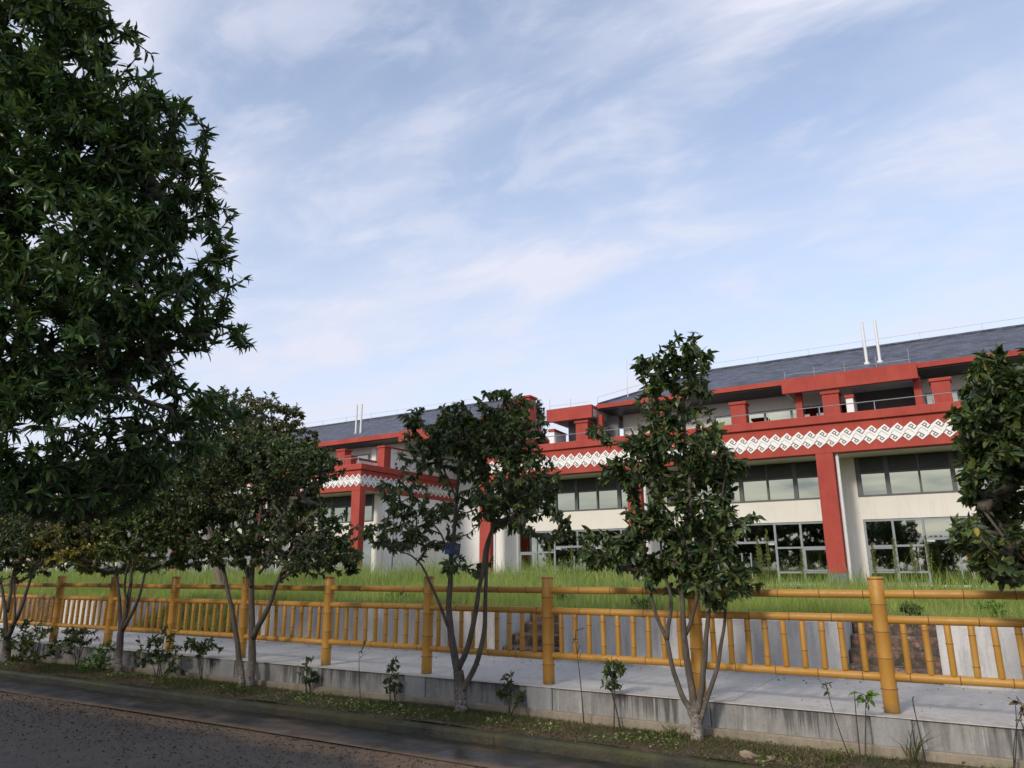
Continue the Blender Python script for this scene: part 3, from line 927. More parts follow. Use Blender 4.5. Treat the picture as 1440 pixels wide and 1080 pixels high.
ridge_wire(A, (-12.64, RYL, RZ + 0.08), (14.5, RYL, RZ + 0.08), 9); ridge_wire(A, (-18.0, EYL, EZ + 0.05), (-12.7, RYL - .05, RZ + 0.05), 4)
b = MB(); b.box(-18.0 + 0.02, 14.4, EYL + 0.01, 42.3, EZ - 0.34, EZ - 0.275); b.build('eave_soffit', M['dark_trim_refl'], A)
# third floor walls around a dark balcony recess
b = MB()
TY = 42.0
def tw(x0, x1, z0, z1): b.box(x0, x1, TY, TY + 0.2, z0, z1)
tw(-17.3, -11.6, 7.6, 10.68); tw(-11.6, -4.35, 9.92, 10.68); tw(-11.6, -4.35, 7.6, 8.5)
tw(-0.75, 14.0, 9.92, 10.68); tw(-0.75, 14.0, 7.6, 8.5); tw(-4.35, -4.1, 7.6, 10.68); tw(-1.0, -0.75, 7.6, 10.68)
b.box(-17.3, -17.1, TY + 0.2, 50, 7.6, 10.9)
b.box(-4.34, -4.12, TY + 0.2, 43.5, 7.6, 10.68); b.box(-0.98, -0.78, TY + 0.2, 43.5, 7.6, 10.68)
b.build('upper_wall', M['cream'], A)
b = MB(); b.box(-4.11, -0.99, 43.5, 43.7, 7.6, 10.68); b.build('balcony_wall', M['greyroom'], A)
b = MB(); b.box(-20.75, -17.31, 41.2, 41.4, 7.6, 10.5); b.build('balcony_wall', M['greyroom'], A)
ribbon(A, -11.55, -4.4, 5, TY + 0.06, 8.5, 9.92); ribbon(A, -0.7, 13.9, 10, TY + 0.06, 8.5, 9.92)
canopy(A, -7.1, -0.82); canopy(A, -21.15, -18.05, y1=45.5)
for x in (-6.45, -0.93, -17.9):
    b = MB(); b.bbox(x - 0.17, x + 0.17, 39.75, 40.09, 7.6, 10.35, 0.01); b.build('balcony_post', M['red'], A)
for x in (-3.98, -21.0):
    b = MB(); b.bbox(x - 0.17, x + 0.17, 39.4, 41.0, 7.6, 9.62, 0.01); s_ = b.build('partition_wall', M['white'], A)
    b = MB(); b.add([(x - 0.22, 39.33, 9.56), (x + 0.22, 39.33, 9.56), (x + 0.22, 41.0, 9.56), (x - 0.22, 41.0, 9.56), (x - 0.22, 39.33, 9.72), (x + 0.22, 39.33, 9.72), (x + 0.22, 41.0, 9.66), (x - 0.22, 41.0, 9.66)],
                    [(3, 2, 1, 0), (4, 5, 6, 7), (0, 1, 5, 4), (1, 2, 6, 5), (2, 3, 7, 6), (3, 0, 4, 7)]); b.build('partition_cap', M['red'], s_)
vent_pipes(A, (-3.12, -2.50), 41.4, 11.72, 2.3)
b = MB(); b.tube([(-16.5, 41, 11.5), (-16.5, 41, 14.0)], 0.025, 6); b.build('lightning_rod', M['plastic'], A)

# ---- middle block, its end wall towards us
B = empty('shop_building', (-45, 40, 0.5), 'red and white shop building with hooked frieze in the middle, its white end wall showing', 'building', 'red and white shop buildings')
B_COLS = [-33.95, -43.35, -52.75]
lower_floors(B, -53.2, -33.57, B_COLS, [-38.35, -47.75], (-33.57, 46.8))
pillars(B, [-38.65, -43.35, -48.0, -52.6])
b = MB(); b.bbox(-34.25, -33.62, 38.3, 39.0, 7.6, 9.55, 0.012); b.bbox(-34.3, -33.57, 38.24, 39.06, 9.552, 9.70, 0.02); b.build('terrace_pillar', M['red'], B)
b = MB(); b.bbox(-37.35, -36.75, 38.3, 38.9, 7.6, 9.15, 0.012); b.bbox(-37.4, -36.7, 38.24, 38.96, 9.152, 9.28, 0.02); b.build('terrace_pillar', M['red'], B)
b = MB(); b.box(-33.95, -33.7, 39.01, 46.6, 7.6, 9.6); pw = b.build('terrace_wall', M['white'], B)
b = MB(); b.box(-34.0, -33.65, 39.07, 46.6, 9.602, 9.70); b.build('wall_cap', M['red'], pw)
d = MB()
for (y, z, ry, rz) in ((40.35, 9.05, .12, .2), (39.65, 8.55, .12, .12), (39.75, 8.28, .16, .12), (39.5, 7.98, .09, .16), (42.0, 8.7, .12, .2), (43.6, 8.3, .16, .12)):
    d.poly([(-33.694, y + math.cos(a) * ry * (1 + .25 * math.sin(2 * a)), z + math.sin(a) * rz) for a in np.linspace(0, 2 * math.pi, 13)[:-1]])
d.build('painted_leaves', M['motif_line'], pw)
b = MB(); b.box(-37.1, -36.85, 38.91, 41.2, 7.6, 9.05); pw = b.build('partition_wall', M['white'], B)
b = MB(); b.box(-37.15, -36.8, 38.97, 41.2, 9.052, 9.2); b.build('partition_cap', M['red'], pw)
b = MB(); b.box(-37.5, -37.1, 41.3, 41.55, 7.6, 10.3); b.build('terrace_column', M['white'], B)
b = MB(); b.box(-53.0, -34.6, 41.6, 41.8, 7.6, 10.5); b.box(-34.8, -34.6, 41.8, 50, 7.6, 10.9); b.build('upper_wall', M['cream'], B)
ribbon(B, -52, -38, 9, 41.53, 8.5, 9.9)
b = MB()
rw = 'rear_wing_wall'
b.box(-33.5, -28.3, 46.85, 47.05, 0.2, 11.6); b.box(-28.5, -28.3, 47.05, 52, 0.2, 11); b.build('rear_wing_wall', M['white'], B)
b = MB()
b.add([(-28.6, 41.2, 10.75), (-28.6, 51.4, 10.75), (-28.6, 46.0, 13.5), (-28.25, 41.2, 10.75), (-28.25, 51.4, 10.75), (-28.25, 46.0, 13.5)], [(0, 1, 2), (5, 4, 3), (0, 3, 4, 1), (1, 4, 5, 2), (2, 5, 3, 0)])
b.bbox(-28.62, -28.2, 46.3, 46.84, 0.2, 10.745, 0.01)
b.build('gable_wall', M['red'], B)
EB, XB = 10.85, -53.5
b = MB()
b.slab([(XB, EYL, EB), (-33.2, EYL, EB), (-27.6, 40.6, EB + 0.35), (-27.6, RYL, RZ), (XB, RYL, RZ)], 0.16)
b.slab([(-27.6, 52.2, EB), (XB, 52.2, EB), (XB, RYL, RZ), (-27.6, RYL, RZ)], 0.16)
rfB = b.build('roof', M['slate'], B)
e = MB(); roof_edge(e, [(XB, EYL, EB - 0.01), (-33.2, EYL, EB - 0.01), (-27.6, 40.6, EB + 0.34), (-27.6, RYL, RZ - 0.01), (-27.6, 52.2, EB)], 0.34, 0.14); e.build('eave_board', M['red'], rfB)
e = MB(); e.tube([(XB, RYL, RZ + 0.02), (-27.5, RYL, RZ + 0.02)], 0.10, 8); e.build('ridge_cap', M['slate'], rfB)
ridge_wire(B, (XB, RYL, RZ + 0.08), (-27.7, RYL, RZ + 0.08), 9)
b = MB(); b.box(XB + 0.1, -33.3, EYL + 0.01, 41.6, EB - 0.40, EB - 0.33); b.build('eave_soffit', M['dark_trim_refl'], B)
canopy(B, -33.0, -29.6, 39.0, 43, 9.98, 10.75)
vent_pipes(B, (-39.35, -38.85), 41.4, 11.5, 2.4)
b = MB(); b.bbox(-28.35, -27.15, 47.4, 48.4, 11.5, 14.15, 0.012); b.bbox(-28.45, -27.05, 47.3, 48.5, 14.152, 14.32, 0.02)
ch = b.build('chimney', M['red'], rfB)
b = MB()
for x in (-28.05, -27.55): b.box(x - 0.1, x + 0.1, 47.385, 47.398, 13.5, 14.05)
for y in (47.7, 48.1): b.box(-27.148, -27.135, y - 0.09, y + 0.09, 13.5, 14.05)
b.build('chimney_slot', M['dark_trim_refl'], rfB)
b = MB(); b.tube([(-27.75, 45.2, 11.4), (-27.75, 45.2, 13.75)], 0.14, 10); b.build('vent_pipe', M['plastic'], B)

# ---- far block, mostly behind the trees at the left
C_ = empty('shop_building', (-75, 40, 0.5), 'farthest red and beige shop building at left, glimpsed between the tree trunks', 'building', 'red and white shop buildings')
lower_floors(C_, -92.5, -63.5, [-63.9, -73.3, -82.7, -92.1], [-68.2, -87.3], (-63.5, 46.8))
b = MB(); b.box(-82.0, -74.0, WY - 0.3, WY - 0.06, 0.2, BZ - 0.01); b.build('beige_wall', M['beige'], C_)
b = MB(); b.slab([(-93, EYL, EB), (-62, EYL, EB), (-62, RYL, RZ), (-93, RYL, RZ)], 0.16); b.slab([(-62, 52.2, EB), (-93, 52.2, EB), (-93, RYL, RZ), (-62, RYL, RZ)], 0.16)
rfC = b.build('roof', M['slate'], C_)
e = MB(); roof_edge(e, [(-93, EYL, EB - 0.01), (-62, EYL, EB - 0.01)], 0.34, 0.14); e.build('eave_board', M['red'], rfC)
b = MB(); b.box(-92.5, -63.8, 41.6, 41.8, 7.6, 10.5); b.build('upper_wall', M['cream'], C_)

# ------------------------------------------------------------------ vegetation
CAM = np.array([0, 0, EYE])
FWn, R2n, U2n = np.array(FW), np.array(R2), np.array(U2)


def ray(u, v): return FWn + R2n * (u - 720) / 1022.7 - U2n * (v - 540) / 1022.7
def pt(u, v, Y):
    """the point seen at photo position (u, v) that stands at distance Y beyond the road"""
    d = ray(u, v); return CAM + d * (Y / d[1])
def pd(u, v, depth): return CAM + ray(u, v) * depth


LEAF_V = np.array([(0, 0, 0), (0.34, 0, 0.02), (0.70, 0, 0.0), (1.0, 0, -0.07), (0.30, 0.5, 0.10), (0.68, 0.40, 0.06), (0.30, -0.5, 0.10), (0.68, -0.40, 0.06)])
LEAF_F = [(0, 4, 1), (0, 1, 6), (4, 5, 2, 1), (1, 2, 7, 6), (5, 3, 2), (2, 3, 7)]
QUAD_V = np.array([(0, 0, 0), (0.45, 0.5, 0.06), (1, 0, -0.03), (0.45, -0.5, 0.06)])
QUAD_F = [(0, 3, 2, 1)]


def leaves_mesh(name, P, D, length, wr, mat, parent, r, simple=False, droop=0.15):
    """P leaf bases, D unit directions; one small folded blade each"""
    n = len(P)
    V0 = (QUAD_V if simple else LEAF_V).copy(); F0 = QUAD_F if simple else LEAF_F
    rnd = r.normal(size=(n, 3)); up_ = np.array([0, 0, 1.0]) * 0.9 + rnd * 0.55
    side = np.cross(up_, D); side /= np.linalg.norm(side, axis=1, keepdims=True) + 1e-9
    nor = np.cross(D, side)
    s = length * r.uniform(0.45, 1.22, size=(n, 1, 1)); w = wr * r.uniform(0.8, 1.2, size=(n, 1, 1))
    V = V0[None]
    curl = -droop * r.uniform(0.2, 1.8, size=(n, 1, 1)) * V[..., 0:1] ** 2
    X = (D[:, None, :] * V[..., 0:1] + side[:, None, :] * V[..., 1:2] * w + nor[:, None, :] * (V[..., 2:3] * w * 1.4 + curl)) * s + P[:, None, :]
    m = len(V0); flat = []; sizes = []
    off = (np.arange(n) * m)
    parts = []
    for f in F0:
        parts.append((off[:, None] + np.array(f)[None]))
    flat = np.concatenate([p.ravel() for p in parts]); sizes = np.concatenate([np.full(n, len(f)) for f in F0])
    return mesh_np(name, X.reshape(-1, 3), flat, sizes, mat, parent)


def unit(a): return a / (np.linalg.norm(a, axis=-1, keepdims=True) + 1e-9)


def grow(stems, attr, r, seg=0.16, sag=0.0, gain=0.0045, rmin=0.004, bm=None):
    """connect every twig point to the nearest wood, shortest gaps first; returns tubes and twig directions"""
    nodes = [p for s in stems for p in s['pts']]
    rad = [q for s in stems for q in s['rad']]
    NP = np.array(nodes); paths = []
    d0 = np.array([np.min(np.linalg.norm(NP - a, axis=1)) for a in attr])
    order = np.argsort(d0); ends = []; parent = [-1] * len(nodes); cnt = [0.0] * len(nodes)
    NL = list(nodes)
    arr = np.zeros((len(nodes) + len(attr) * 40, 3)); arr[:len(nodes)] = NP; m = len(nodes)
    for i in order:
        a = attr[i]
        dv = arr[:m] - a; dist = np.linalg.norm(dv, axis=1)
        cost = dist * (1 + 0.6 * np.clip(dv[:, 2] / (dist + 1e-6), -0.3, 1))   # prefer wood below the twig
        k = int(np.argmin(cost)); p0 = arr[k].copy()
        ln = np.linalg.norm(a - p0); n = max(1, min(30, int(ln / seg)))
        ctl = (p0 + a) / 2 + np.array([0, 0, 0.12 * ln - sag * ln]) + r.normal(size=3) * 0.06 * ln
        idx = [k]
        for j in range(1, n + 1):
            t = j / n; q = (1 - t) ** 2 * p0 + 2 * t * (1 - t) * ctl + t * t * a + (r.normal(size=3) * 0.012 if j < n else 0)
            arr[m] = q; idx.append(m); parent.append(idx[-2]); cnt.append(0.0); m += 1
        paths.append(idx); ends.append(m - 1)
    cnt = [0.0] * m
    par = parent
    for e in ends:
        q = e
        while q != -1 and q >= len(nodes):
            cnt[q] += 1; q = par[q]
    mb = MB()
    for s in stems: mb.tube(s['pts'], list(s['rad']), 8)
    for idx in paths:
        rs = [gain * max(1, cnt[q]) ** 0.5 + rmin * 0.3 if q >= len(nodes) else None for q in idx]
        rs[0] = rs[1] if rs[0] is None else min(rs[0], rs[1] * 1.1)
        mb.tube([arr[q] for q in idx], rs, 5)
    dirs = []
    for idx in paths:
        dirs.append(arr[idx[-1]] - arr[idx[-2]])
    P = np.array([arr[i[-1]] for i in paths]); D = unit(np.array(dirs))
    inner = [(arr[i[-3]] if len(i) > 2 else arr[i[-2]], arr[i[-1]]) for i in paths]
    return mb, P, D, inner


def ell_points(ells, n, r, shell=0.35, stray=0.10):
    """twig points in a union of ellipsoids, thinned by a coarse noise so that gaps stay open"""
    w = np.array([(e[1][0] * e[1][1] * e[1][2]) ** 0.8 * (e[2] if len(e) > 2 else 1) for e in ells]); w = w / w.sum()
    out = []
    ph = r.uniform(0, 6.28, size=(5, 3)); fq = r.normal(size=(5, 3)) * 3.2
    while len(out) < n:
        e = ells[r.choice(len(ells), p=w)]
        v = r.normal(size=3); v /= np.linalg.norm(v); q = r.uniform(shell, 1.0) ** 0.6 * (1.0 if r.uniform() > stray else r.uniform(1.0, 1.32))
        p = e[0] + v * q * np.array(e[1])
        f = sum(math.sin(fq[k] @ p + ph[k, 0]) for k in range(5)) / 5
        if f > -0.30 or r.uniform() < 0.2: out.append(p)
    return np.array(out)


def px_ells(lst, Y=None, depth=None, ry=None):
    o = []
    for e in lst:
        u, v, a, c = e[:4]; yy = e[4] if len(e) > 4 else 0.0; wgt = e[5] if len(e) > 5 else 1.0
        ctr = pt(u, v, Y + yy) if Y is not None else pd(u, v, depth + yy)
        s = float((ctr - CAM) @ FWn) / 1022.7
        rx, rz = a * s, c * s
        o.append((ctr, (rx * 0.95, (ry if ry else rx) * 0.95, rz * 0.95), wgt))
    return o


def stem_px(pts, Y, r0, r1, r, dy=0.0):
    n = len(pts); P = []
    for i, (u, v) in enumerate(pts): P.append(pt(u, v, Y + dy * (i / max(1, n - 1)) ** 1.3))
    # refine with gentle wobble
    Q, R = [], []
    for i in range(n - 1):
        k = 4
        for j in range(k):
            t = j / k; Q.append(P[i] * (1 - t) + P[i + 1] * t + (r.normal(size=3) * 0.006 if (i or j) else 0)); R.append(r0 + (r1 - r0) * ((i + t) / (n - 1)) ** 0.8)
    Q.append(P[-1]); R.append(r1)
    Q = np.array(Q)
    S = Q.copy(); S[1:-1] = (Q[:-2] + 2 * Q[1:-1] + Q[2:]) / 4
    return {'pts': list(S), 'rad': R}


def tree(name, label, cat, group, base, stems, ells, n_twig, per, length, wr, leafm, barkm, seed, droop=0.25, simple=False,
         gain=0.0042, spread=0.7, sub=None, twig_len=0.0, wood='trunk', crown='crown', sag=0.0):
    r = np.random.default_rng(seed)
    root = empty(name, tuple(base), label, cat, group)
    attr = ell_points(ells, n_twig, r, stray=0.03 if n_twig > 3000 else 0.10)
    mb, P, D, inner = grow(stems, attr, r, gain=gain, sag=sag)
    mb.build(wood, barkm, root, True)
    # a whorl at every twig end, more leaves back along the last stretch
    n = len(P)
    k = per
    idx = np.repeat(np.arange(n), k)
    t = r.uniform(0, 1, size=len(idx)) ** 0.75
    p0 = np.array([i[0] for i in inner])[idx]; p1 = P[idx]
    B = p0 * (1 - t[:, None]) + p1 * t[:, None] + r.normal(size=(len(idx), 3)) * twig_len
    Dv = unit(D[idx] * 0.55 + r.normal(size=(len(idx), 3)) * spread + np.array([0, 0, -droop]))
    if sub is None:
        leaves_mesh(crown, B, Dv, length, wr, leafm, root, r, simple)
    else:
        mask = sub[0](B)
        leaves_mesh(crown, B[~mask], Dv[~mask], length, wr, leafm, root, r, simple)
        if mask.any():
            o = leaves_mesh(sub[2], B[mask], Dv[mask], length, wr, sub[1], root, r, simple)
    return root


def z3(lst, ox, oy, s): return [(ox + x / s, oy + y / s) for x, y in lst]


TY_ = 6.80
# -- tree in front of the second post from the right
Z1 = lambda l: z3(l, 840, 740, 3.272)
r = np.random.default_rng(11)
tree('street_tree', 'slim dark roadside tree with four splayed stems, second from the right end', 'tree', 'small trees along the kerb',
     pt(978, 1040, TY_), [
         stem_px(Z1([(460, 1010), (458, 930), (455, 860)]), TY_, 0.062, 0.052, r),
         stem_px(Z1([(452, 890), (425, 840), (400, 800), (350, 680), (320, 520), (270, 420), (232, 250), (205, 60)]), TY_, 0.034, 0.012, r, -0.15),
         stem_px(Z1([(320, 520), (338, 400), (335, 300), (300, 200), (290, 20)]), TY_ - 0.08, 0.022, 0.010, r, 0.1),
         stem_px(Z1([(452, 870), (436, 760), (410, 600), (397, 480), (392, 350), (380, 200), (400, 0), (420, -200), (400, -480), (415, -640)]), TY_, 0.040, 0.008, r, 0.15),
         stem_px(Z1([(405, 500), (440, 400), (460, 300), (470, 100), (440, -120), (480, -380)]), TY_ + 0.05, 0.022, 0.008, r, 0.1),
         stem_px(Z1([(462, 860), (482, 700), (500, 500), (515, 350), (520, 150), (560, -80), (600, -300)]), TY_, 0.032, 0.008, r, -0.1),
         stem_px(Z1([(468, 900), (510, 780), (552, 650), (580, 480), (592, 380), (620, 150), (590, -80)]), TY_, 0.026, 0.008, r, 0.2),
     ], px_ells([(965, 500, 30, 26), (925, 525, 22, 22), (950, 560, 52, 42), (945, 620, 62, 50), (1010, 640, 38, 46), (900, 650, 40, 38), (955, 700, 85, 55), (870, 690, 22, 40, 0, .6),
                 (930, 765, 75, 45), (1010, 745, 42, 50, 0, .7), (1015, 815, 40, 34), (860, 770, 48, 32), (960, 800, 62, 35), (855, 610, 14, 14, 0, .8), (1050, 730, 14, 30, 0, .5)], Y=TY_, ry=0.55),
     640, 20, 0.097, 0.40, M['leaf_row'], M['bark'], 21, 0.5, sub=None)

# -- tree with the blue sign
Z2 = lambda l: z3(l, 560, 520, 2.16)
r = np.random.default_rng(12)
tree('street_tree', 'open crowned roadside tree with a small blue sign on its stem, third from right', 'tree', 'small trees along the kerb',
     pt(650, 1003, TY_), [
         stem_px(Z2([(192, 1040), (188, 980), (182, 915)]), TY_, 0.072, 0.056, r),
         stem_px(Z2([(184, 930), (165, 830), (152, 740), (155, 660), (162, 560), (172, 470), (180, 340), (190, 220), (200, 130)]), TY_, 0.046, 0.010, r, 0.1),
         stem_px(Z2([(182, 910), (212, 840), (235, 740), (250, 650), (262, 560), (276, 500), (330, 420), (390, 290)]), TY_, 0.036, 0.010, r, -0.15),
         stem_px(Z2([(192, 980), (238, 895), (262, 800), (266, 680), (270, 560), (300, 400), (330, 250), (320, 100)]), TY_, 0.034, 0.009, r, 0.2),
         stem_px(Z2([(152, 780), (112, 680), (70, 590), (30, 560), (-20, 545)]), TY_, 0.020, 0.006, r, -0.2),
         stem_px(Z2([(160, 570), (130, 500), (90, 440), (40, 420)]), TY_ + 0.03, 0.014, 0.005, r, -0.2),
         stem_px(Z2([(178, 400), (140, 300), (90, 200), (60, 160)]), TY_ + 0.05, 0.014, 0.005, r, 0.2),
     ], px_ells([(715, 556, 14, 13, 0, 1.5), (610, 585, 34, 20, 0, 1.5), (670, 585, 45, 22, 0, 1.3), (615, 615, 45, 30, 0, 1.3), (680, 612, 70, 32), (630, 650, 70, 32), (725, 615, 48, 45), (745, 670, 38, 50), (715, 705, 45, 42, 0, .7),
                 (585, 700, 48, 35, 0, .8), (560, 750, 36, 24, 0, .8), (605, 745, 40, 30, 0, .5), (765, 730, 30, 30, 0, .6), (650, 700, 60, 40, 0, .35), (655, 795, 25, 20, 0, .4)], Y=TY_, ry=0.6),
     840, 17, 0.086, 0.40, M['leaf_row'], M['bark'], 22, 0.7)
# blue sign strapped to the stem
sp_ = pt(637, 772, TY_)
sg = empty('tree_sign', tuple(sp_), 'small blue rectangular sign strapped to the stem of an open crowned tree', 'sign')
def sign_pts(u0, u1, v0, v1, d):
    c_, s_ = math.cos(math.radians(-6)), math.sin(math.radians(-6)); ax = np.array([0.86, 0.51, 0]); nn = np.array([0.51, -0.86, 0])
    return [tuple(sp_ + ax * (u * c_ - v * s_) + np.array([0, 0, 1]) * (u * s_ + v * c_) + nn * (0.045 + d)) for u, v in ((u0, v0), (u1, v0), (u1, v1), (u0, v1))]
def plate(u0, u1, v0, v1, d, th=0.004):
    f_, k_ = sign_pts(u0, u1, v0, v1, d), sign_pts(u0, u1, v0, v1, d - th)
    q = MB(); q.add(f_ + k_, [(0, 1, 2, 3), (7, 6, 5, 4), (0, 4, 5, 1), (1, 5, 6, 2), (2, 6, 7, 3), (3, 7, 4, 0)]); return q
M['sign'] = paint_mat('sign_navy', (0.006, 0.010, 0.045), (0.010, 0.018, 0.075), 12, 0.4)
M['sign_b'] = paint_mat('sign_blue', (0.010, 0.04, 0.20), (0.015, 0.08, 0.34), 60, 0.4)
M['sign_g'] = paint_mat('sign_grey', (0.05, 0.05, 0.07), (0.07, 0.07, 0.10), 30, 0.4)
plate(-0.085, 0.085, -0.065, 0.065, 0).build('board', M['sign'], sg)
plate(0.025, 0.075, -0.005, 0.05, 0.003).build('grey_panel', M['sign_g'], sg)
plate(-0.08, -0.03, -0.06, -0.01, 0.003).build('blue_panel', M['sign_b'], sg)
q = MB(); q.tube([tuple(sp_ + np.array([0.04 * math.cos(a), 0.04 * math.sin(a), 0.03])) for a in np.linspace(0, 6.283, 13)], 0.004, 5); q.build('strap', M['dark_trim_refl'], sg)

# -- dense tree fourth from the right
Z3 = lambda l: z3(l, 260, 590, 2.77)
r = np.random.default_rng(13)
tree('street_tree', 'broad dense roadside tree with twin dark trunks and pale painted foot, left of centre', 'tree', 'small trees along the kerb',
     pt(350, 965, TY_), [
         stem_px(Z3([(225, 1040), (215, 960), (203, 880), (185, 740), (160, 640), (140, 540), (110, 430), (90, 330)]), TY_, 0.046, 0.014, r, -0.1),
         stem_px(Z3([(255, 1040), (262, 940), (262, 850), (258, 650), (265, 540), (290, 420), (300, 280), (280, 150)]), TY_ + 0.02, 0.060, 0.016, r, 0.15),
         stem_px(Z3([(266, 850), (320, 745), (350, 660), (400, 540), (480, 430)]), TY_ + 0.02, 0.042, 0.012, r, -0.1),
         stem_px(Z3([(258, 650), (220, 520), (230, 400), (200, 250)]), TY_ + 0.03, 0.030, 0.010, r, 0.2),
         stem_px(Z3([(290, 600), (380, 480), (440, 460), (560, 420)]), TY_, 0.018, 0.007, r, -0.25),
     ], px_ells([(345, 630, 75, 38), (385, 650, 66, 42), (320, 690, 62, 48), (380, 708, 74, 44), (422, 652, 40, 40), (440, 745, 38, 40), (300, 745, 45, 32, 0, .8), (385, 760, 60, 30, 0, .8), (450, 775, 42, 26, 0, .8), (275, 700, 40, 45), (335, 775, 48, 24, 0, .7), (400, 790, 40, 16, 0, .6), (465, 790, 24, 20, 0, .5)], Y=TY_, ry=0.85),
     1700, 22, 0.074, 0.42, M['leaf_row'], M['bark'], 23, 0.4)

# -- yellowing tree
Z4 = lambda l: z3(l, 80, 640, 3.272)
r = np.random.default_rng(14)
tree('street_tree', 'roadside tree with a patch of yellow leaves on its left side, second from the left', 'tree', 'small trees along the kerb',
     pt(170, 948, TY_), [
         stem_px(Z4([(287, 1010), (283, 900), (298, 800)]), TY_, 0.058, 0.048, r),
         stem_px(Z4([(292, 830), (290, 700), (285, 640), (268, 540), (255, 430), (230, 330)]), TY_, 0.035, 0.012, r, -0.1),
         stem_px(Z4([(298, 810), (325, 700), (335, 620), (345, 540), (355, 430), (330, 300)]), TY_, 0.042, 0.012, r, 0.1),
         stem_px(Z4([(305, 800), (350, 720), (385, 640), (405, 540), (440, 420)]), TY_, 0.035, 0.010, r, 0.1),
         stem_px(Z4([(325, 700), (310, 600), (320, 520), (380, 400)]), TY_, 0.022, 0.010, r, -0.2),
     ], px_ells([(190, 670, 70, 42), (240, 700, 60, 48), (150, 700, 48, 45), (200, 735, 70, 40), (260, 745, 38, 36, 0, .7), (125, 755, 46, 34), (150, 785, 44, 24, 0, .8), (215, 775, 50, 24, 0, .7), (270, 775, 36, 26, 0, .7)], Y=TY_, ry=0.9),
     1500, 22, 0.078, 0.42, M['leaf_yel'], M['bark'], 24, 0.4,
     sub=(lambda B: (np.random.default_rng(3).uniform(size=len(B)) < 0.6) & (np.linalg.norm((B - pt(132, 765, TY_)) / np.array([0.8, 2.0, 0.5]), axis=1) < 1.0), M['leaf_gold'], 'yellow_foliage'))

# -- leftmost tree
Z5 = lambda l: z3(l, 0, 720, 4.5)
r = np.random.default_rng(15)
tree('street_tree', 'roadside tree with forked bare lower stems at the left edge of the photo', 'tree', 'small trees along the kerb',
     pt(10, 935, 6.65), [
         stem_px(Z5([(30, 960), (38, 880), (45, 800)]), 6.65, 0.085, 0.065, r),
         stem_px(Z5([(40, 830), (35, 640), (18, 500), (-20, 380)]), 6.65, 0.045, 0.015, r, -0.1),
         stem_px(Z5([(42, 640), (68, 520), (72, 430), (95, 330), (80, 200)]), 6.65, 0.035, 0.012, r, 0.1),
         stem_px(Z5([(48, 800), (95, 690), (140, 600), (175, 480), (205, 370), (190, 250)]), 6.65, 0.045, 0.014, r, 0.1),
         stem_px(Z5([(100, 680), (95, 560), (90, 420), (150, 300)]), 6.65, 0.022, 0.01, r, -0.1),
         stem_px(Z5([(200, 400), (280, 360), (370, 340), (420, 250)]), 6.65, 0.014, 0.006, r, 0.1),
     ], px_ells([(20, 715, 70, 45), (70, 740, 45, 45), (-30, 740, 60, 50), (30, 775, 66, 34), (100, 770, 34, 34, 0, .9), (20, 800, 50, 16, 0, .5)], Y=6.65, ry=0.9),
     1200, 22, 0.080, 0.42, M['leaf_row'], M['bark'], 25, 0.4)

# -- tree cut by the right edge
r = np.random.default_rng(16)
tree('street_tree', 'nearest roadside tree cut off by the right edge of the photo', 'tree', 'small trees along the kerb',
     (0.95, 6.75, -0.3), [
         {'pts': [np.array(p) for p in ((0.95, 6.75, -0.32), (0.94, 6.76, 0.1), (0.97, 6.74, 0.4))], 'rad': [0.07, 0.062, 0.05]},
         {'pts': [np.array(p) for p in ((0.97, 6.74, 0.35), (0.85, 6.7, 0.8), (0.70, 6.68, 1.3), (0.62, 6.7, 1.9), (0.55, 6.7, 2.5))], 'rad': [0.04, 0.032, 0.024, 0.018, 0.01]},
         {'pts': [np.array(p) for p in ((0.97, 6.74, 0.35), (1.1, 6.85, 0.9), (1.15, 6.9, 1.6), (1.1, 6.85, 2.4), (0.95, 6.8, 3.0))], 'rad': [0.04, 0.032, 0.026, 0.018, 0.01]},
         {'pts': [np.array(p) for p in ((0.85, 6.7, 0.8), (0.55, 6.6, 1.0), (0.3, 6.55, 1.3), (0.15, 6.5, 1.6))], 'rad': [0.02, 0.016, 0.012, 0.008]},
     ], px_ells([(1395, 540, 42, 44), (1380, 600, 42, 42), (1440, 600, 60, 90), (1395, 670, 46, 50), (1450, 720, 60, 80), (1395, 760, 52, 42), (1362, 735, 22, 20, 0, .6), (1420, 800, 50, 22, 0, .5), (1485, 520, 45, 55), (1520, 700, 70, 120)], Y=6.75, ry=0.6),
     900, 20, 0.090, 0.42, M['leaf_row'], M['bark'], 26, 0.3,
     sub=(lambda B: (np.random.default_rng(4).uniform(size=len(B)) < 0.02), M['leaf_gold'], 'yellow_foliage'))

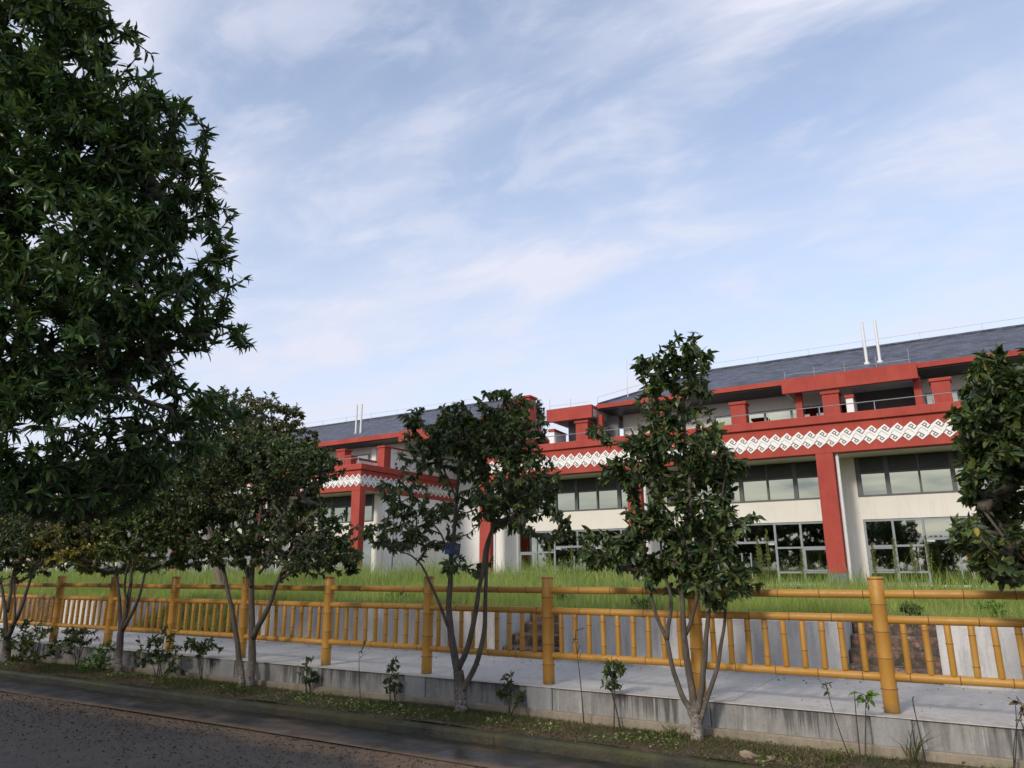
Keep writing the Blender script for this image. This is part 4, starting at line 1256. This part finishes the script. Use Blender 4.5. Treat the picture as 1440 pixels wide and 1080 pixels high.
# -- big tree overhanging from the left, near the camera
r = np.random.default_rng(17)
def rough(ps, rs):
    P = np.array(ps, float); out = []; ro = []
    for i in range(len(P) - 1):
        for j in range(5):
            t = j / 5; out.append(P[i] * (1 - t) + P[i + 1] * t + r.normal(size=3) * 0.02); ro.append(rs[i] * (1 - t) + rs[i + 1] * t)
    out.append(P[-1]); ro.append(rs[-1]); return {'pts': out, 'rad': ro}
tree('overhanging_tree', 'big dark evergreen tree with long narrow leaves filling the upper left of the photo', 'tree', None,
     (-8.0, 1.2, -0.55), [
         rough([(-8.0, 1.2, -0.6), (-7.95, 1.3, 0.8), (-7.7, 1.5, 2.2), (-7.3, 1.7, 3.6), (-6.9, 1.9, 5.2), (-6.6, 2.1, 7.0)], [0.24, 0.21, 0.18, 0.15, 0.10, 0.04]),
         rough([(-7.8, 1.4, 1.8), (-6.8, 2.0, 2.3), (-5.9, 2.5, 2.6), (-5.0, 2.9, 2.7), (-4.4, 3.1, 2.8)], [0.10, 0.08, 0.06, 0.04, 0.015]),
         rough([(-7.5, 1.6, 2.9), (-6.6, 2.1, 3.5), (-5.6, 2.5, 3.9), (-4.7, 2.8, 4.1)], [0.10, 0.075, 0.05, 0.015]),
         rough([(-7.2, 1.7, 3.9), (-6.3, 1.9, 4.6), (-5.4, 2.2, 5.0), (-4.9, 2.3, 5.4)], [0.09, 0.07, 0.045, 0.015]),
         rough([(-7.8, 1.4, 1.6), (-7.2, 1.8, 1.8), (-6.4, 2.1, 1.8), (-5.6, 2.6, 1.75)], [0.07, 0.055, 0.04, 0.015]),
         rough([(-7.3, 1.7, 3.5), (-8.2, 1.2, 4.4), (-8.9, 0.8, 5.2)], [0.1, 0.07, 0.03]),
     ], px_ells([(20, 60, 150, 120), (110, 80, 85, 90), (160, 150, 76, 78), (180, 250, 88, 85), (228, 345, 66, 66), (215, 430, 80, 62), (110, 330, 140, 130), (40, 230, 160, 140),
                 (120, 480, 125, 80), (30, 480, 140, 120), (60, 620, 135, 90), (165, 605, 98, 75), (225, 565, 52, 48), (110, 655, 80, 42), (-120, 300, 150, 300, 0, .6), (-100, 600, 120, 120, 0, .6), (40, -150, 180, 160, 0, .45), (-200, 0, 150, 250, .3, .3), (268, 452, 24, 9, 0, 1.2), (60, 690, 120, 42)], depth=5.2, ry=0.85),
     4000, 20, 0.094, 0.26, M['leaf_big'], M['bark_dark'], 27, 0.12, gain=0.0032, spread=0.62)

# -- taller olive tree beyond the fence
r = np.random.default_rng(18)
tree('lawn_tree', 'tall olive brown tree standing on the lawn behind the bamboo fence, left of centre', 'tree', None,
     pt(312, 852, 13), [
         stem_px([(316, 856), (305, 800), (296, 740), (300, 680), (330, 620), (350, 560)], 13, 0.11, 0.03, r, 0.3),
         stem_px([(300, 770), (275, 700), (290, 620), (310, 560)], 13, 0.08, 0.02, r, -0.4),
         stem_px([(298, 700), (350, 640), (400, 590)], 13, 0.07, 0.015, r, 0.4),
     ], px_ells([(330, 575, 50, 32), (375, 590, 52, 40), (300, 600, 50, 42), (350, 630, 80, 40), (400, 620, 36, 34), (300, 670, 60, 45, 0, .7), (240, 680, 60, 50, 0, .6)], Y=13, ry=1.3),
     1500, 20, 0.11, 0.42, M['leaf_brown'], M['bark_pale'], 28, 0.3, gain=0.006)

# -- slender tree far behind, between the two blocks
r = np.random.default_rng(19)
fy = 75.0
fb = pt(757, 700, fy)
tree('distant_tree', 'slender tall tree far behind, seen in the gap between the two roofs', 'tree', None,
     (fb[0], fy, -0.7), [{'pts': [np.array((fb[0], fy, z)) for z in np.linspace(-0.8, pt(756, 562, fy)[2], 12)], 'rad': list(np.linspace(0.3, 0.05, 12))}],
     px_ells([(756, 572, 7, 12), (756, 590, 10, 16), (757, 612, 12, 20), (757, 640, 14, 25)], Y=fy, ry=1.0), 150, 14, 0.55, 0.4, M['leaf_far'], M['bark_dark'], 29, 0.4, True, gain=0.02)

# -- trees on the camera's side of the road; they show mirrored in the shop glass
proto = None
for k, (x, y, s) in enumerate([(-44, -8.2, 1.1), (-37, -7.6, 1.15), (-31, -8.4, 1.1), (-25.5, -7.6, 1.18), (-20.5, -8.4, 1.12), (-15.5, -7.6, 1.15), (-11, -8.2, 1.1), (-6.6, -7.4, 1.0), (-2.2, -7.8, 0.66), (11, -8.5, 1.1)]):
    if proto is None:
        E_ = [(np.array((x, y, 4.2)), (2.9, 2.6, 2.2)), (np.array((x + 1.2, y, 5.6)), (2.0, 1.9, 1.5)), (np.array((x - 1.4, y + .3, 5.2)), (1.9, 1.8, 1.5)), (np.array((x, y, 2.6)), (2.6, 2.3, 1.3))]
        proto = tree('roadside_tree', 'bushy tree on the near side of the road, mirrored in the shop glass', 'tree', 'trees on the near side of the road', (x, y, -0.55),
                     [{'pts': [np.array((x + 0.05 * i, y, -0.7 + 0.7 * i)) for i in range(8)], 'rad': list(np.linspace(0.2, 0.08, 8))}], E_, 700, 16, 0.34, 0.5, M['leaf_row'], M['bark_dark'], 30, 0.2, True, gain=0.01)
        px0 = (x, y, s)
    else:
        c = proto.copy(); COL.objects.link(c)
        c.location = (x, y, -0.55); c.scale = (s, s, s); c.rotation_euler = (0, 0, k * 1.3)
        for ch in proto.children:
            d = ch.copy(); COL.objects.link(d); d.parent = c; d.matrix_parent_inverse = ch.matrix_parent_inverse.copy()

# ------------------------------------------------------------------ shrubs and saplings in the strip
def shrub(name, label, cat, u, v, ells, n, per, length, wr, mat, seed, Y=6.8, ns=4, droop=0.2, stem_r=0.008, sp=0.7, bm='bark_dark', group='shrubs and saplings in the planting strip', ry=0.18):
    r = np.random.default_rng(seed)
    base = pt(u, v, Y); base[2] = -0.30 if Y < 9 else 0.56
    E = px_ells(ells, Y=Y, ry=ry)
    st = []
    for k in range(ns):
        e = E[k % len(E)]; tip = e[0] + r.normal(size=3) * np.array(e[1]) * 0.3
        mid = (base + tip) / 2 + r.normal(size=3) * 0.02 + np.array([0, 0, 0.05])
        ts = np.linspace(0, 1, 7); b0 = base + np.append(r.normal(size=2) * 0.03, -0.03)
        st.append({'pts': [(1 - t) ** 2 * b0 + 2 * t * (1 - t) * mid + t * t * tip for t in ts], 'rad': [stem_r * (1 - 0.6 * t) for t in ts]})
    return tree(name, label, cat, group, base, st, E, n, per, length, wr, mat, M[bm], seed, droop, gain=0.0022, spread=sp, wood='stem', crown='foliage')


shrub('shrub', 'rounded leafy shrub standing between the second and third trees from the left', 'shrub', 225, 955, [(208, 915, 18, 24), (235, 905, 20, 30), (248, 930, 14, 22)], 60, 14, 0.07, 0.42, M['leaf_row'], 41, Y=6.75, ns=6, ry=0.3)
shrub('shrub', 'low dark shrub on thin stems just left of the twin trunked tree', 'shrub', 285, 945, [(282, 905, 24, 14), (290, 915, 14, 10)], 34, 13, 0.07, 0.42, M['leaf_row'], 42, Y=6.95, ns=3, ry=0.22)
shrub('shrub', 'dark shrub in front of the low wall beside the green fern', 'shrub', 108, 935, [(100, 900, 30, 18), (118, 895, 14, 12)], 44, 13, 0.075, 0.42, M['leaf_row'], 43, Y=6.95, ns=4, ry=0.3)
shrub('shrub', 'large straggly shrub at the foot of the leftmost tree', 'shrub', 45, 940, [(38, 890, 30, 26), (60, 905, 24, 26), (28, 915, 16, 22)], 70, 14, 0.08, 0.4, M['leaf_yel'], 44, Y=6.8, ns=6, ry=0.35)
shrub('fern', 'bright green feathery fern at the left, beside the tree with yellow leaves', 'fern', 138, 946, [(132, 932, 20, 14), (148, 915, 8, 20)], 90, 16, 0.05, 0.3, M['leaf_fern'], 45, Y=6.7, ns=6, ry=0.25, sp=0.5)
shrub('shrub', 'small upright shrub beside the sixth bamboo post, right of the twin trunked tree', 'shrub', 432, 968, [(428, 935, 18, 16), (438, 950, 10, 12)], 30, 10, 0.055, 0.42, M['leaf_row'], 46, Y=6.95, ns=3)
shrub('shrub', 'narrow upright shrub before the low wall, left of the tree with the blue sign', 'shrub', 553, 978, [(553, 938, 9, 10), (556, 960, 11, 14)], 26, 11, 0.055, 0.42, M['leaf_row'], 47, Y=6.95, ns=2)
shrub('shrub', 'small straggly shrub at right of the tree with the blue sign', 'shrub', 716, 1002, [(708, 968, 12, 10), (728, 982, 14, 10), (715, 955, 6, 8)], 26, 11, 0.055, 0.42, M['leaf_row'], 48, Y=6.9, ns=3)
shrub('sapling', 'leafy sapling leaning on the low wall, left of the four stemmed tree', 'sapling', 868, 1008, [(860, 940, 18, 14), (862, 962, 13, 10)], 30, 12, 0.06, 0.4, M['leaf_row'], 49, Y=6.95, ns=2)
shrub('sapling', 'bare thin sapling left of the tree with the blue sign', 'sapling', 504, 976, [(506, 918, 8, 5), (510, 905, 4, 4)], 6, 3, 0.045, 0.4, M['leaf_row'], 50, Y=6.95, ns=1, stem_r=0.006)
shrub('sapling', 'tall bare sapling stem in front of the low wall, mid way between two trees', 'sapling', 821, 1018, [(812, 900, 8, 14), (822, 885, 4, 6)], 7, 2, 0.04, 0.4, M['leaf_row'], 51, Y=6.85, ns=1, stem_r=0.007)
shrub('sapling', 'sapling with a few broad bright leaves, left of the nearest bamboo post', 'sapling', 1208, 1060, [(1203, 972, 8, 8), (1220, 978, 9, 10)], 7, 3, 0.075, 0.62, M['leaf_fern'], 52, Y=6.85, ns=2, droop=0.7, stem_r=0.006)
shrub('sapling', 'thin reddish sapling with one leafy tip, left of the broad leaved sapling', 'sapling', 1186, 1050, [(1163, 962, 6, 5)], 4, 4, 0.05, 0.4, M['leaf_row'], 53, Y=6.85, ns=1, stem_r=0.005)
shrub('sapling', 'spindly sapling with drooping brownish leaves at the lower right corner', 'sapling', 1424, 1066, [(1430, 985, 9, 6), (1436, 1005, 7, 9)], 6, 3, 0.07, 0.45, M['litter'], 54, Y=6.9, ns=2, droop=0.8, stem_r=0.005)
shrub('sapling', 'bare grey twig standing right of the nearest bamboo post', 'sapling', 1292, 1062, [(1284, 985, 4, 4)], 2, 1, 0.03, 0.3, M['litter'], 55, Y=6.9, ns=1, stem_r=0.006)


shrub('lawn_shrub', 'dark round shrub on the lawn behind the fence, before the farthest building', 'shrub', 212, 836, [(205, 800, 26, 20), (225, 805, 18, 16), (190, 808, 16, 14)], 160, 16, 0.12, 0.45, M['leaf_row'], 57, Y=22, ns=6, stem_r=0.03, ry=0.8, group=None)
shrub('lawn_shrub', 'tall leafy shrub on the lawn by the shop front, right of the blue sign tree', 'shrub', 868, 826, [(866, 790, 18, 20), (880, 800, 16, 16), (842, 800, 22, 12), (905, 800, 16, 12)], 150, 14, 0.15, 0.4, M['leaf_row'], 58, Y=31, ns=6, stem_r=0.03, ry=0.7, group=None)


for k, (u, v, Y, h, lb) in enumerate([(898, 856, 10.2, 16, 'coarse dark weed clump on the lawn edge, left of the four stemmed tree'), (1278, 862, 10.3, 14, 'dark weed clump at the lawn edge above the nearest brick steps'),
                                   (1392, 864, 10.6, 18, 'broad dark weed clump at the lawn edge below the rightmost tree'), (790, 846, 11.5, 18, 'dark weed clump on the lawn beside the post right of the blue sign tree'),
                                   (1010, 850, 13, 16, 'dark weed clump on the lawn right of the four stemmed tree'), (560, 846, 12, 16, 'dark weed clump on the lawn left of the blue sign tree'), (1120, 842, 17, 14, 'weed clump on the lawn before the red column')]):
    shrub('weed_clump', lb, 'weed', u, v, [(u, v - h * .6, h * 1.1, h * .6), (u + h * .6, v - h * .35, h * .8, h * .5)], 40, 14, 0.05 * Y / 10, 0.35, M['leaf_fern'] if k % 3 == 2 else M['leaf_yel'], 300 + k, Y=Y, ns=5, droop=0.1, stem_r=0.004, ry=0.25, group='weed clumps on the lawn')


# ------------------------------------------------------------------ grasses
def blades(name, P, H, W, lean, mat, r, parent=None):
    n = len(P)
    az = r.uniform(0, 2 * math.pi, n); d = np.stack([np.cos(az), np.sin(az), np.zeros(n)], -1)
    f = r.uniform(0, 2 * math.pi, n); s = np.stack([np.cos(f), np.sin(f), np.zeros(n)], -1) * W[:, None] / 2
    z = np.array([0, 0, 1.0])
    m1 = P + z * (H * 0.55)[:, None] + d * (H * lean * 0.3)[:, None]
    tp = P + z * (H * r.uniform(0.82, 1.0, n))[:, None] + d * (H * lean)[:, None]
    V = np.stack([P - s, P + s, m1 + s * 0.8, m1 - s * 0.8, tp], 1).reshape(-1, 3)
    o = np.arange(n)[:, None] * 5
    q = o + np.array([[0, 1, 2, 3]]); t = o + np.array([[3, 2, 4]])
    ob = mesh_np(name, V, np.concatenate([q.ravel(), t.ravel()]), np.concatenate([np.full(n, 4), np.full(n, 3)]), mat, parent)
    ob['kind'] = 'stuff'
    return ob


def clump(X, Y, r, k=4, fr=0.8):
    s = np.zeros_like(X)
    for _ in range(k):
        a = r.uniform(0, 6.28); q = fr * r.uniform(0.5, 3)
        s += np.sin(q * (X * math.cos(a) + Y * math.sin(a)) + r.uniform(0, 6.28))
    return s / k


r = np.random.default_rng(61)
def lawn(n, ya, yb, hmin, hmax, w, name):
    Y = r.uniform(ya, yb, n)
    X = r.uniform(-2.3, 0.28, n) * Y + r.uniform(-1.5, 1.5, n)
    c = clump(X, Y, r)
    keep = r.uniform(size=n) < 0.75 + 0.5 * c; X, Y, c = X[keep], Y[keep], c[keep]
    Z = 0.54 + field_z(X, Y) - 0.02
    m = np.zeros(len(X), bool)
    for (a, b_) in GAPS: m |= (X > a - 0.05) & (X < b_ + 0.05) & (Y < 10.5)
    X, Y, c, Z = X[~m], Y[~m], c[~m], Z[~m]
    H = r.uniform(hmin, hmax, len(X)) * (1 + 0.6 * c) * r.choice([0.8, 1, 1, 1, 1, 1, 1, 1.5, 1.9], len(X))
    H = H * np.where((X > -0.3 * Y) & (Y > 18), 0.6, 1.0)
    W = np.full(len(X), w) * r.uniform(0.6, 1.3, len(X))
    return blades(name, np.stack([X, Y, Z], -1), H, W, r.uniform(0.1, 0.6, len(X)), M['grass'], r)
lawn(90000, 9.40, 13.5, 0.08, 0.27, 0.005, 'lawn_grass')
lawn(70000, 13.5, 21, 0.12, 0.32, 0.009, 'lawn_grass')
lawn(70000, 21, 35.6, 0.14, 0.40, 0.017, 'lawn_grass')
def rough_patches(n, ya, yb, seed, hmax, w):
    r = np.random.default_rng(seed)
    Y = r.uniform(ya, yb, n); X = r.uniform(-2.2, 0.25, n) * Y
    c = clump(X, Y, r, 6, 1.1); k = (c > 0.12) & (r.uniform(size=n) < np.where(X < -0.3 * Y, 1.0, 0.35)); X, Y, c = X[k], Y[k], c[k]
    blades('lawn_weeds', np.stack([X, Y, 0.55 + field_z(X, Y)], -1), hmax * r.uniform(0.3, 1.0, len(X)) ** 1.5 * (0.7 + c) * np.where(X < -0.3 * Y, 1.0, 0.7), np.full(len(X), w), r.uniform(0.05, 0.5, len(X)), M['weed2'], r)
M['weed2'] = leaf_mat('lawn_weed_blades', [(0.10, 0.19, 0.03), (0.18, 0.29, 0.045), (0.28, 0.36, 0.08), (0.42, 0.40, 0.19)], 0.35, 0.5, (0.3, 0.4, 0.05))
rough_patches(90000, 25, 35.7, 62, 1.25, 0.02)
rough_patches(90000, 14, 25, 63, 0.9, 0.009)
rough_patches(24000, 9.5, 14, 64, 0.42, 0.006)
rough_patches(26000, 22, 35.6, 65, 1.75, 0.013)
rough_patches(14000, 30, 36.0, 66, 1.9, 0.014)
# grass on the steps of the wide gap
n = 5000; X = r.uniform(-14.55, -11.55, n); Y = r.uniform(9.25, 10.5, n)
blades('step_grass', np.stack([X, Y, np.clip((Y - 9.25) * 0.5, 0, 0.55)], -1), r.uniform(0.12, 0.32, n), np.full(n, 0.012), r.uniform(0.2, 0.7, n), M['grass'], r)
def strip_z(Y): return -0.31 + 0.03 * np.sin((Y - 6.33) / 0.74 * 3.1)
# weeds in the planting strip
n = 150000; X = r.uniform(-22, 2.2, n); Y = 6.36 + 0.68 * r.beta(1.5, 1.3, n); c = clump(X * 1.4, Y, r, 5, 1.4)
k = r.uniform(size=n) < np.clip(0.25 + 1.2 * c + 0.25 * np.exp(-((X + 5) / 2) ** 2), 0.08, 1); X, Y, c = X[k], Y[k], c[k]
blades('strip_weeds', np.stack([X, Y, strip_z(Y) - 0.004], -1), r.uniform(0.012, 0.05, len(X)) * (1 + 1.4 * np.clip(c, 0, 1)), np.full(len(X), 0.0055), r.uniform(0.4, 1.6, len(X)), M['weed'], r)
n = 40000; X = r.uniform(-22, 2.2, n); Y = r.uniform(6.30, 7.03, n); c = clump(X * 1.3, Y, r, 5, 1.6); k = c > -0.1; X, Y = X[k], Y[k]
blades('dry_straw', np.stack([X, Y, strip_z(np.maximum(Y, 6.37)) + 0.008], -1), r.uniform(0.004, 0.03, len(X)), np.full(len(X), 0.004), r.uniform(1.5, 4.0, len(X)), M['straw'], r)
# low broad leaved weeds between the grass
n = 9000; X = r.uniform(-20, 2.0, n); Y = r.uniform(6.34, 7.02, n); c = clump(X * 2.2, Y * 2, r, 6, 1.6); k = c > 0.12; X, Y = X[k], Y[k]
P = np.stack([X, Y, strip_z(Y) + r.uniform(0.0, 0.045, len(X))], -1)
o = leaves_mesh('broad_weeds', P, unit(r.normal(size=(len(P), 3)) * np.array([1, 1, .35]) + np.array([0, 0, 0.25])), 0.038, 0.5, M['weed2'], None, r, True); o['kind'] = 'stuff'
# tall arching tufts: each a clump one can point at
def tuft(label, x, y, z, n, h, w, mat, seed, lean=0.8):
    r = np.random.default_rng(seed)
    P = np.stack([x + r.normal(size=n) * 0.03, y + r.normal(size=n) * 0.03, np.full(n, z)], -1)
    o = blades('grass_tuft', P, h * r.uniform(0.6, 1.1, n), np.full(n, w), r.uniform(0.2, lean, n), mat, r)
    del o['kind']; tag(o, label, 'grass', 'grass tufts in the planting strip')
p_ = pt(1282, 1058, 6.9); tuft('arching grass tuft before the low wall at the nearest bamboo post', p_[0], 6.9, -0.31, 16, 0.32, 0.012, M['weed'], 71, 0.9)
p_ = pt(945, 1030, 6.75); tuft('spreading dry grass tuft at the foot of the four stemmed tree', p_[0], 6.75, -0.31, 60, 0.2, 0.006, M['weed'], 72, 1.2)
p_ = pt(1170, 1072, 6.55); tuft('low green grass tuft on the kerb edge near the lower right', p_[0], 6.55, -0.31, 70, 0.14, 0.007, M['weed'], 73, 1.2)

# tall seeding weeds by the shop fronts
M['seed'] = leaf_mat('seed_heads', [(0.12, 0.16, 0.03), (0.20, 0.22, 0.05), (0.26, 0.24, 0.09)], 0.3, 0.6)
proto_w = None
for k, (u, Y, h) in enumerate([(1068, 31, 1.9), (1084, 30, 2.1), (1075, 33, 1.5), (1232, 30, 1.5), (1262, 31, 1.7), (1290, 29, 1.4), (1312, 32, 1.8), (1130, 32, 1.4), (772, 30, 1.9), (806, 31, 1.6), (850, 30, 1.7), (870, 32, 1.4)]):
    rr = np.random.default_rng(80 + k % 4)
    bx = pt(u, 820, Y)[0]
    if proto_w is None:
        root = empty('tall_weed', (bx, Y, 0.58), 'tall seeding weed on the lawn before the shop fronts', 'weed', 'tall seeding weeds before the shop fronts')
        st = MB(); st.tube([(bx, Y, 0.5), (bx + 0.02, Y, 0.58 + h * 0.5), (bx + 0.06, Y, 0.58 + h)], [0.012, 0.009, 0.004], 5); st.build('stem', M['weed'], root)
        n = 420; t = rr.uniform(0.25, 1, n)
        Pw = np.stack([bx + 0.02 + 0.04 * t + rr.normal(size=n) * 0.07 * (1.15 - t), Y + rr.normal(size=n) * 0.07 * (1.15 - t), 0.58 + h * t], -1)
        leaves_mesh('seed_head', Pw, unit(rr.normal(size=(n, 3)) * 0.6 + np.array([0, 0, 0.6])), 0.09, 0.4, M['seed'], root, rr, True)
        proto_w = root; h0 = h
    else:
        c = proto_w.copy(); COL.objects.link(c); c.location = (bx, Y, 0.58); c.scale = (0.9, 0.9, h / h0); c.rotation_euler = (0, 0, k * 1.7)
        for ch in proto_w.children:
            d = ch.copy(); COL.objects.link(d); d.parent = c; d.matrix_parent_inverse = ch.matrix_parent_inverse.copy()

# fallen leaves on the road, the strip and the walkway
r = np.random.default_rng(91)
n = 16000
Y = 5.62 - np.abs(r.normal(size=n)) * 1.2; X = r.uniform(-16, 1.5, n)
kp = (Y > 2.2) & (r.uniform(size=n) < np.clip(0.35 - X / 14, 0.15, 1)); X, Y = X[kp], Y[kp]
X2 = r.uniform(-18, 1.8, 6000); Y2 = r.uniform(6.24, 7.03, 6000)
P = np.concatenate([np.stack([X, Y, np.full(len(X), -0.430)], -1), np.stack([X2, Y2, strip_z(np.maximum(Y2, 6.37)) + 0.012], -1)])
az = r.uniform(0, 6.28, len(P)); P = np.concatenate([P, np.stack([r.uniform(-16, 1, 260), r.choice([1, 1, 0], 260) * r.uniform(8.6, 9.1, 260), np.full(260, 0.006)], -1)]); P[:, 1] = np.where(P[:, 1] < 1, r.uniform(7.2, 9.0, len(P)), P[:, 1])
az = r.uniform(0, 6.28, len(P)); D = np.stack([np.cos(az), np.sin(az), r.normal(size=len(P)) * 0.12], -1)
o = leaves_mesh('leaf_litter', P, unit(D), 0.032, 0.5, M['litter'], None, r, True); o['kind'] = 'stuff'
# a few stones in the strip
M['stone'] = concrete_mat('stone', (0.20, 0.15, 0.10), (0.34, 0.26, 0.18), 0.0)
for k, (u, v, s, lb) in enumerate([(410, 990, 0.05, 'small pale stone in the grass of the strip, right of the twin trunked tree'), (1052, 1056, 0.075, 'flat tan stone at the right foot of the four stemmed tree'), (1085, 1066, 0.05, 'small tan stone on the kerb edge by the lower right')]):
    p_ = pt(u, v, 6.5); bm = bmesh_ = None
    rr = np.random.default_rng(95 + k); q = MB()
    for i in range(5):
        th = math.pi * i / 4
    prof = [(-0.55 * s, 0.45 * s), (-0.25 * s, 0.95 * s), (0.1 * s, 0.9 * s), (0.35 * s, 0.5 * s)]
    q.rings((p_[0], 6.5 if k else 6.6, -0.29), (0.1, 0.05, 1), prof, 9)
    q.v = [tuple(np.array(v_) + rr.normal(size=3) * s * 0.14) for v_ in q.v]
    tag(q.build('stone', M['stone'], None, False), lb, 'stone', 'stones in the planting strip')
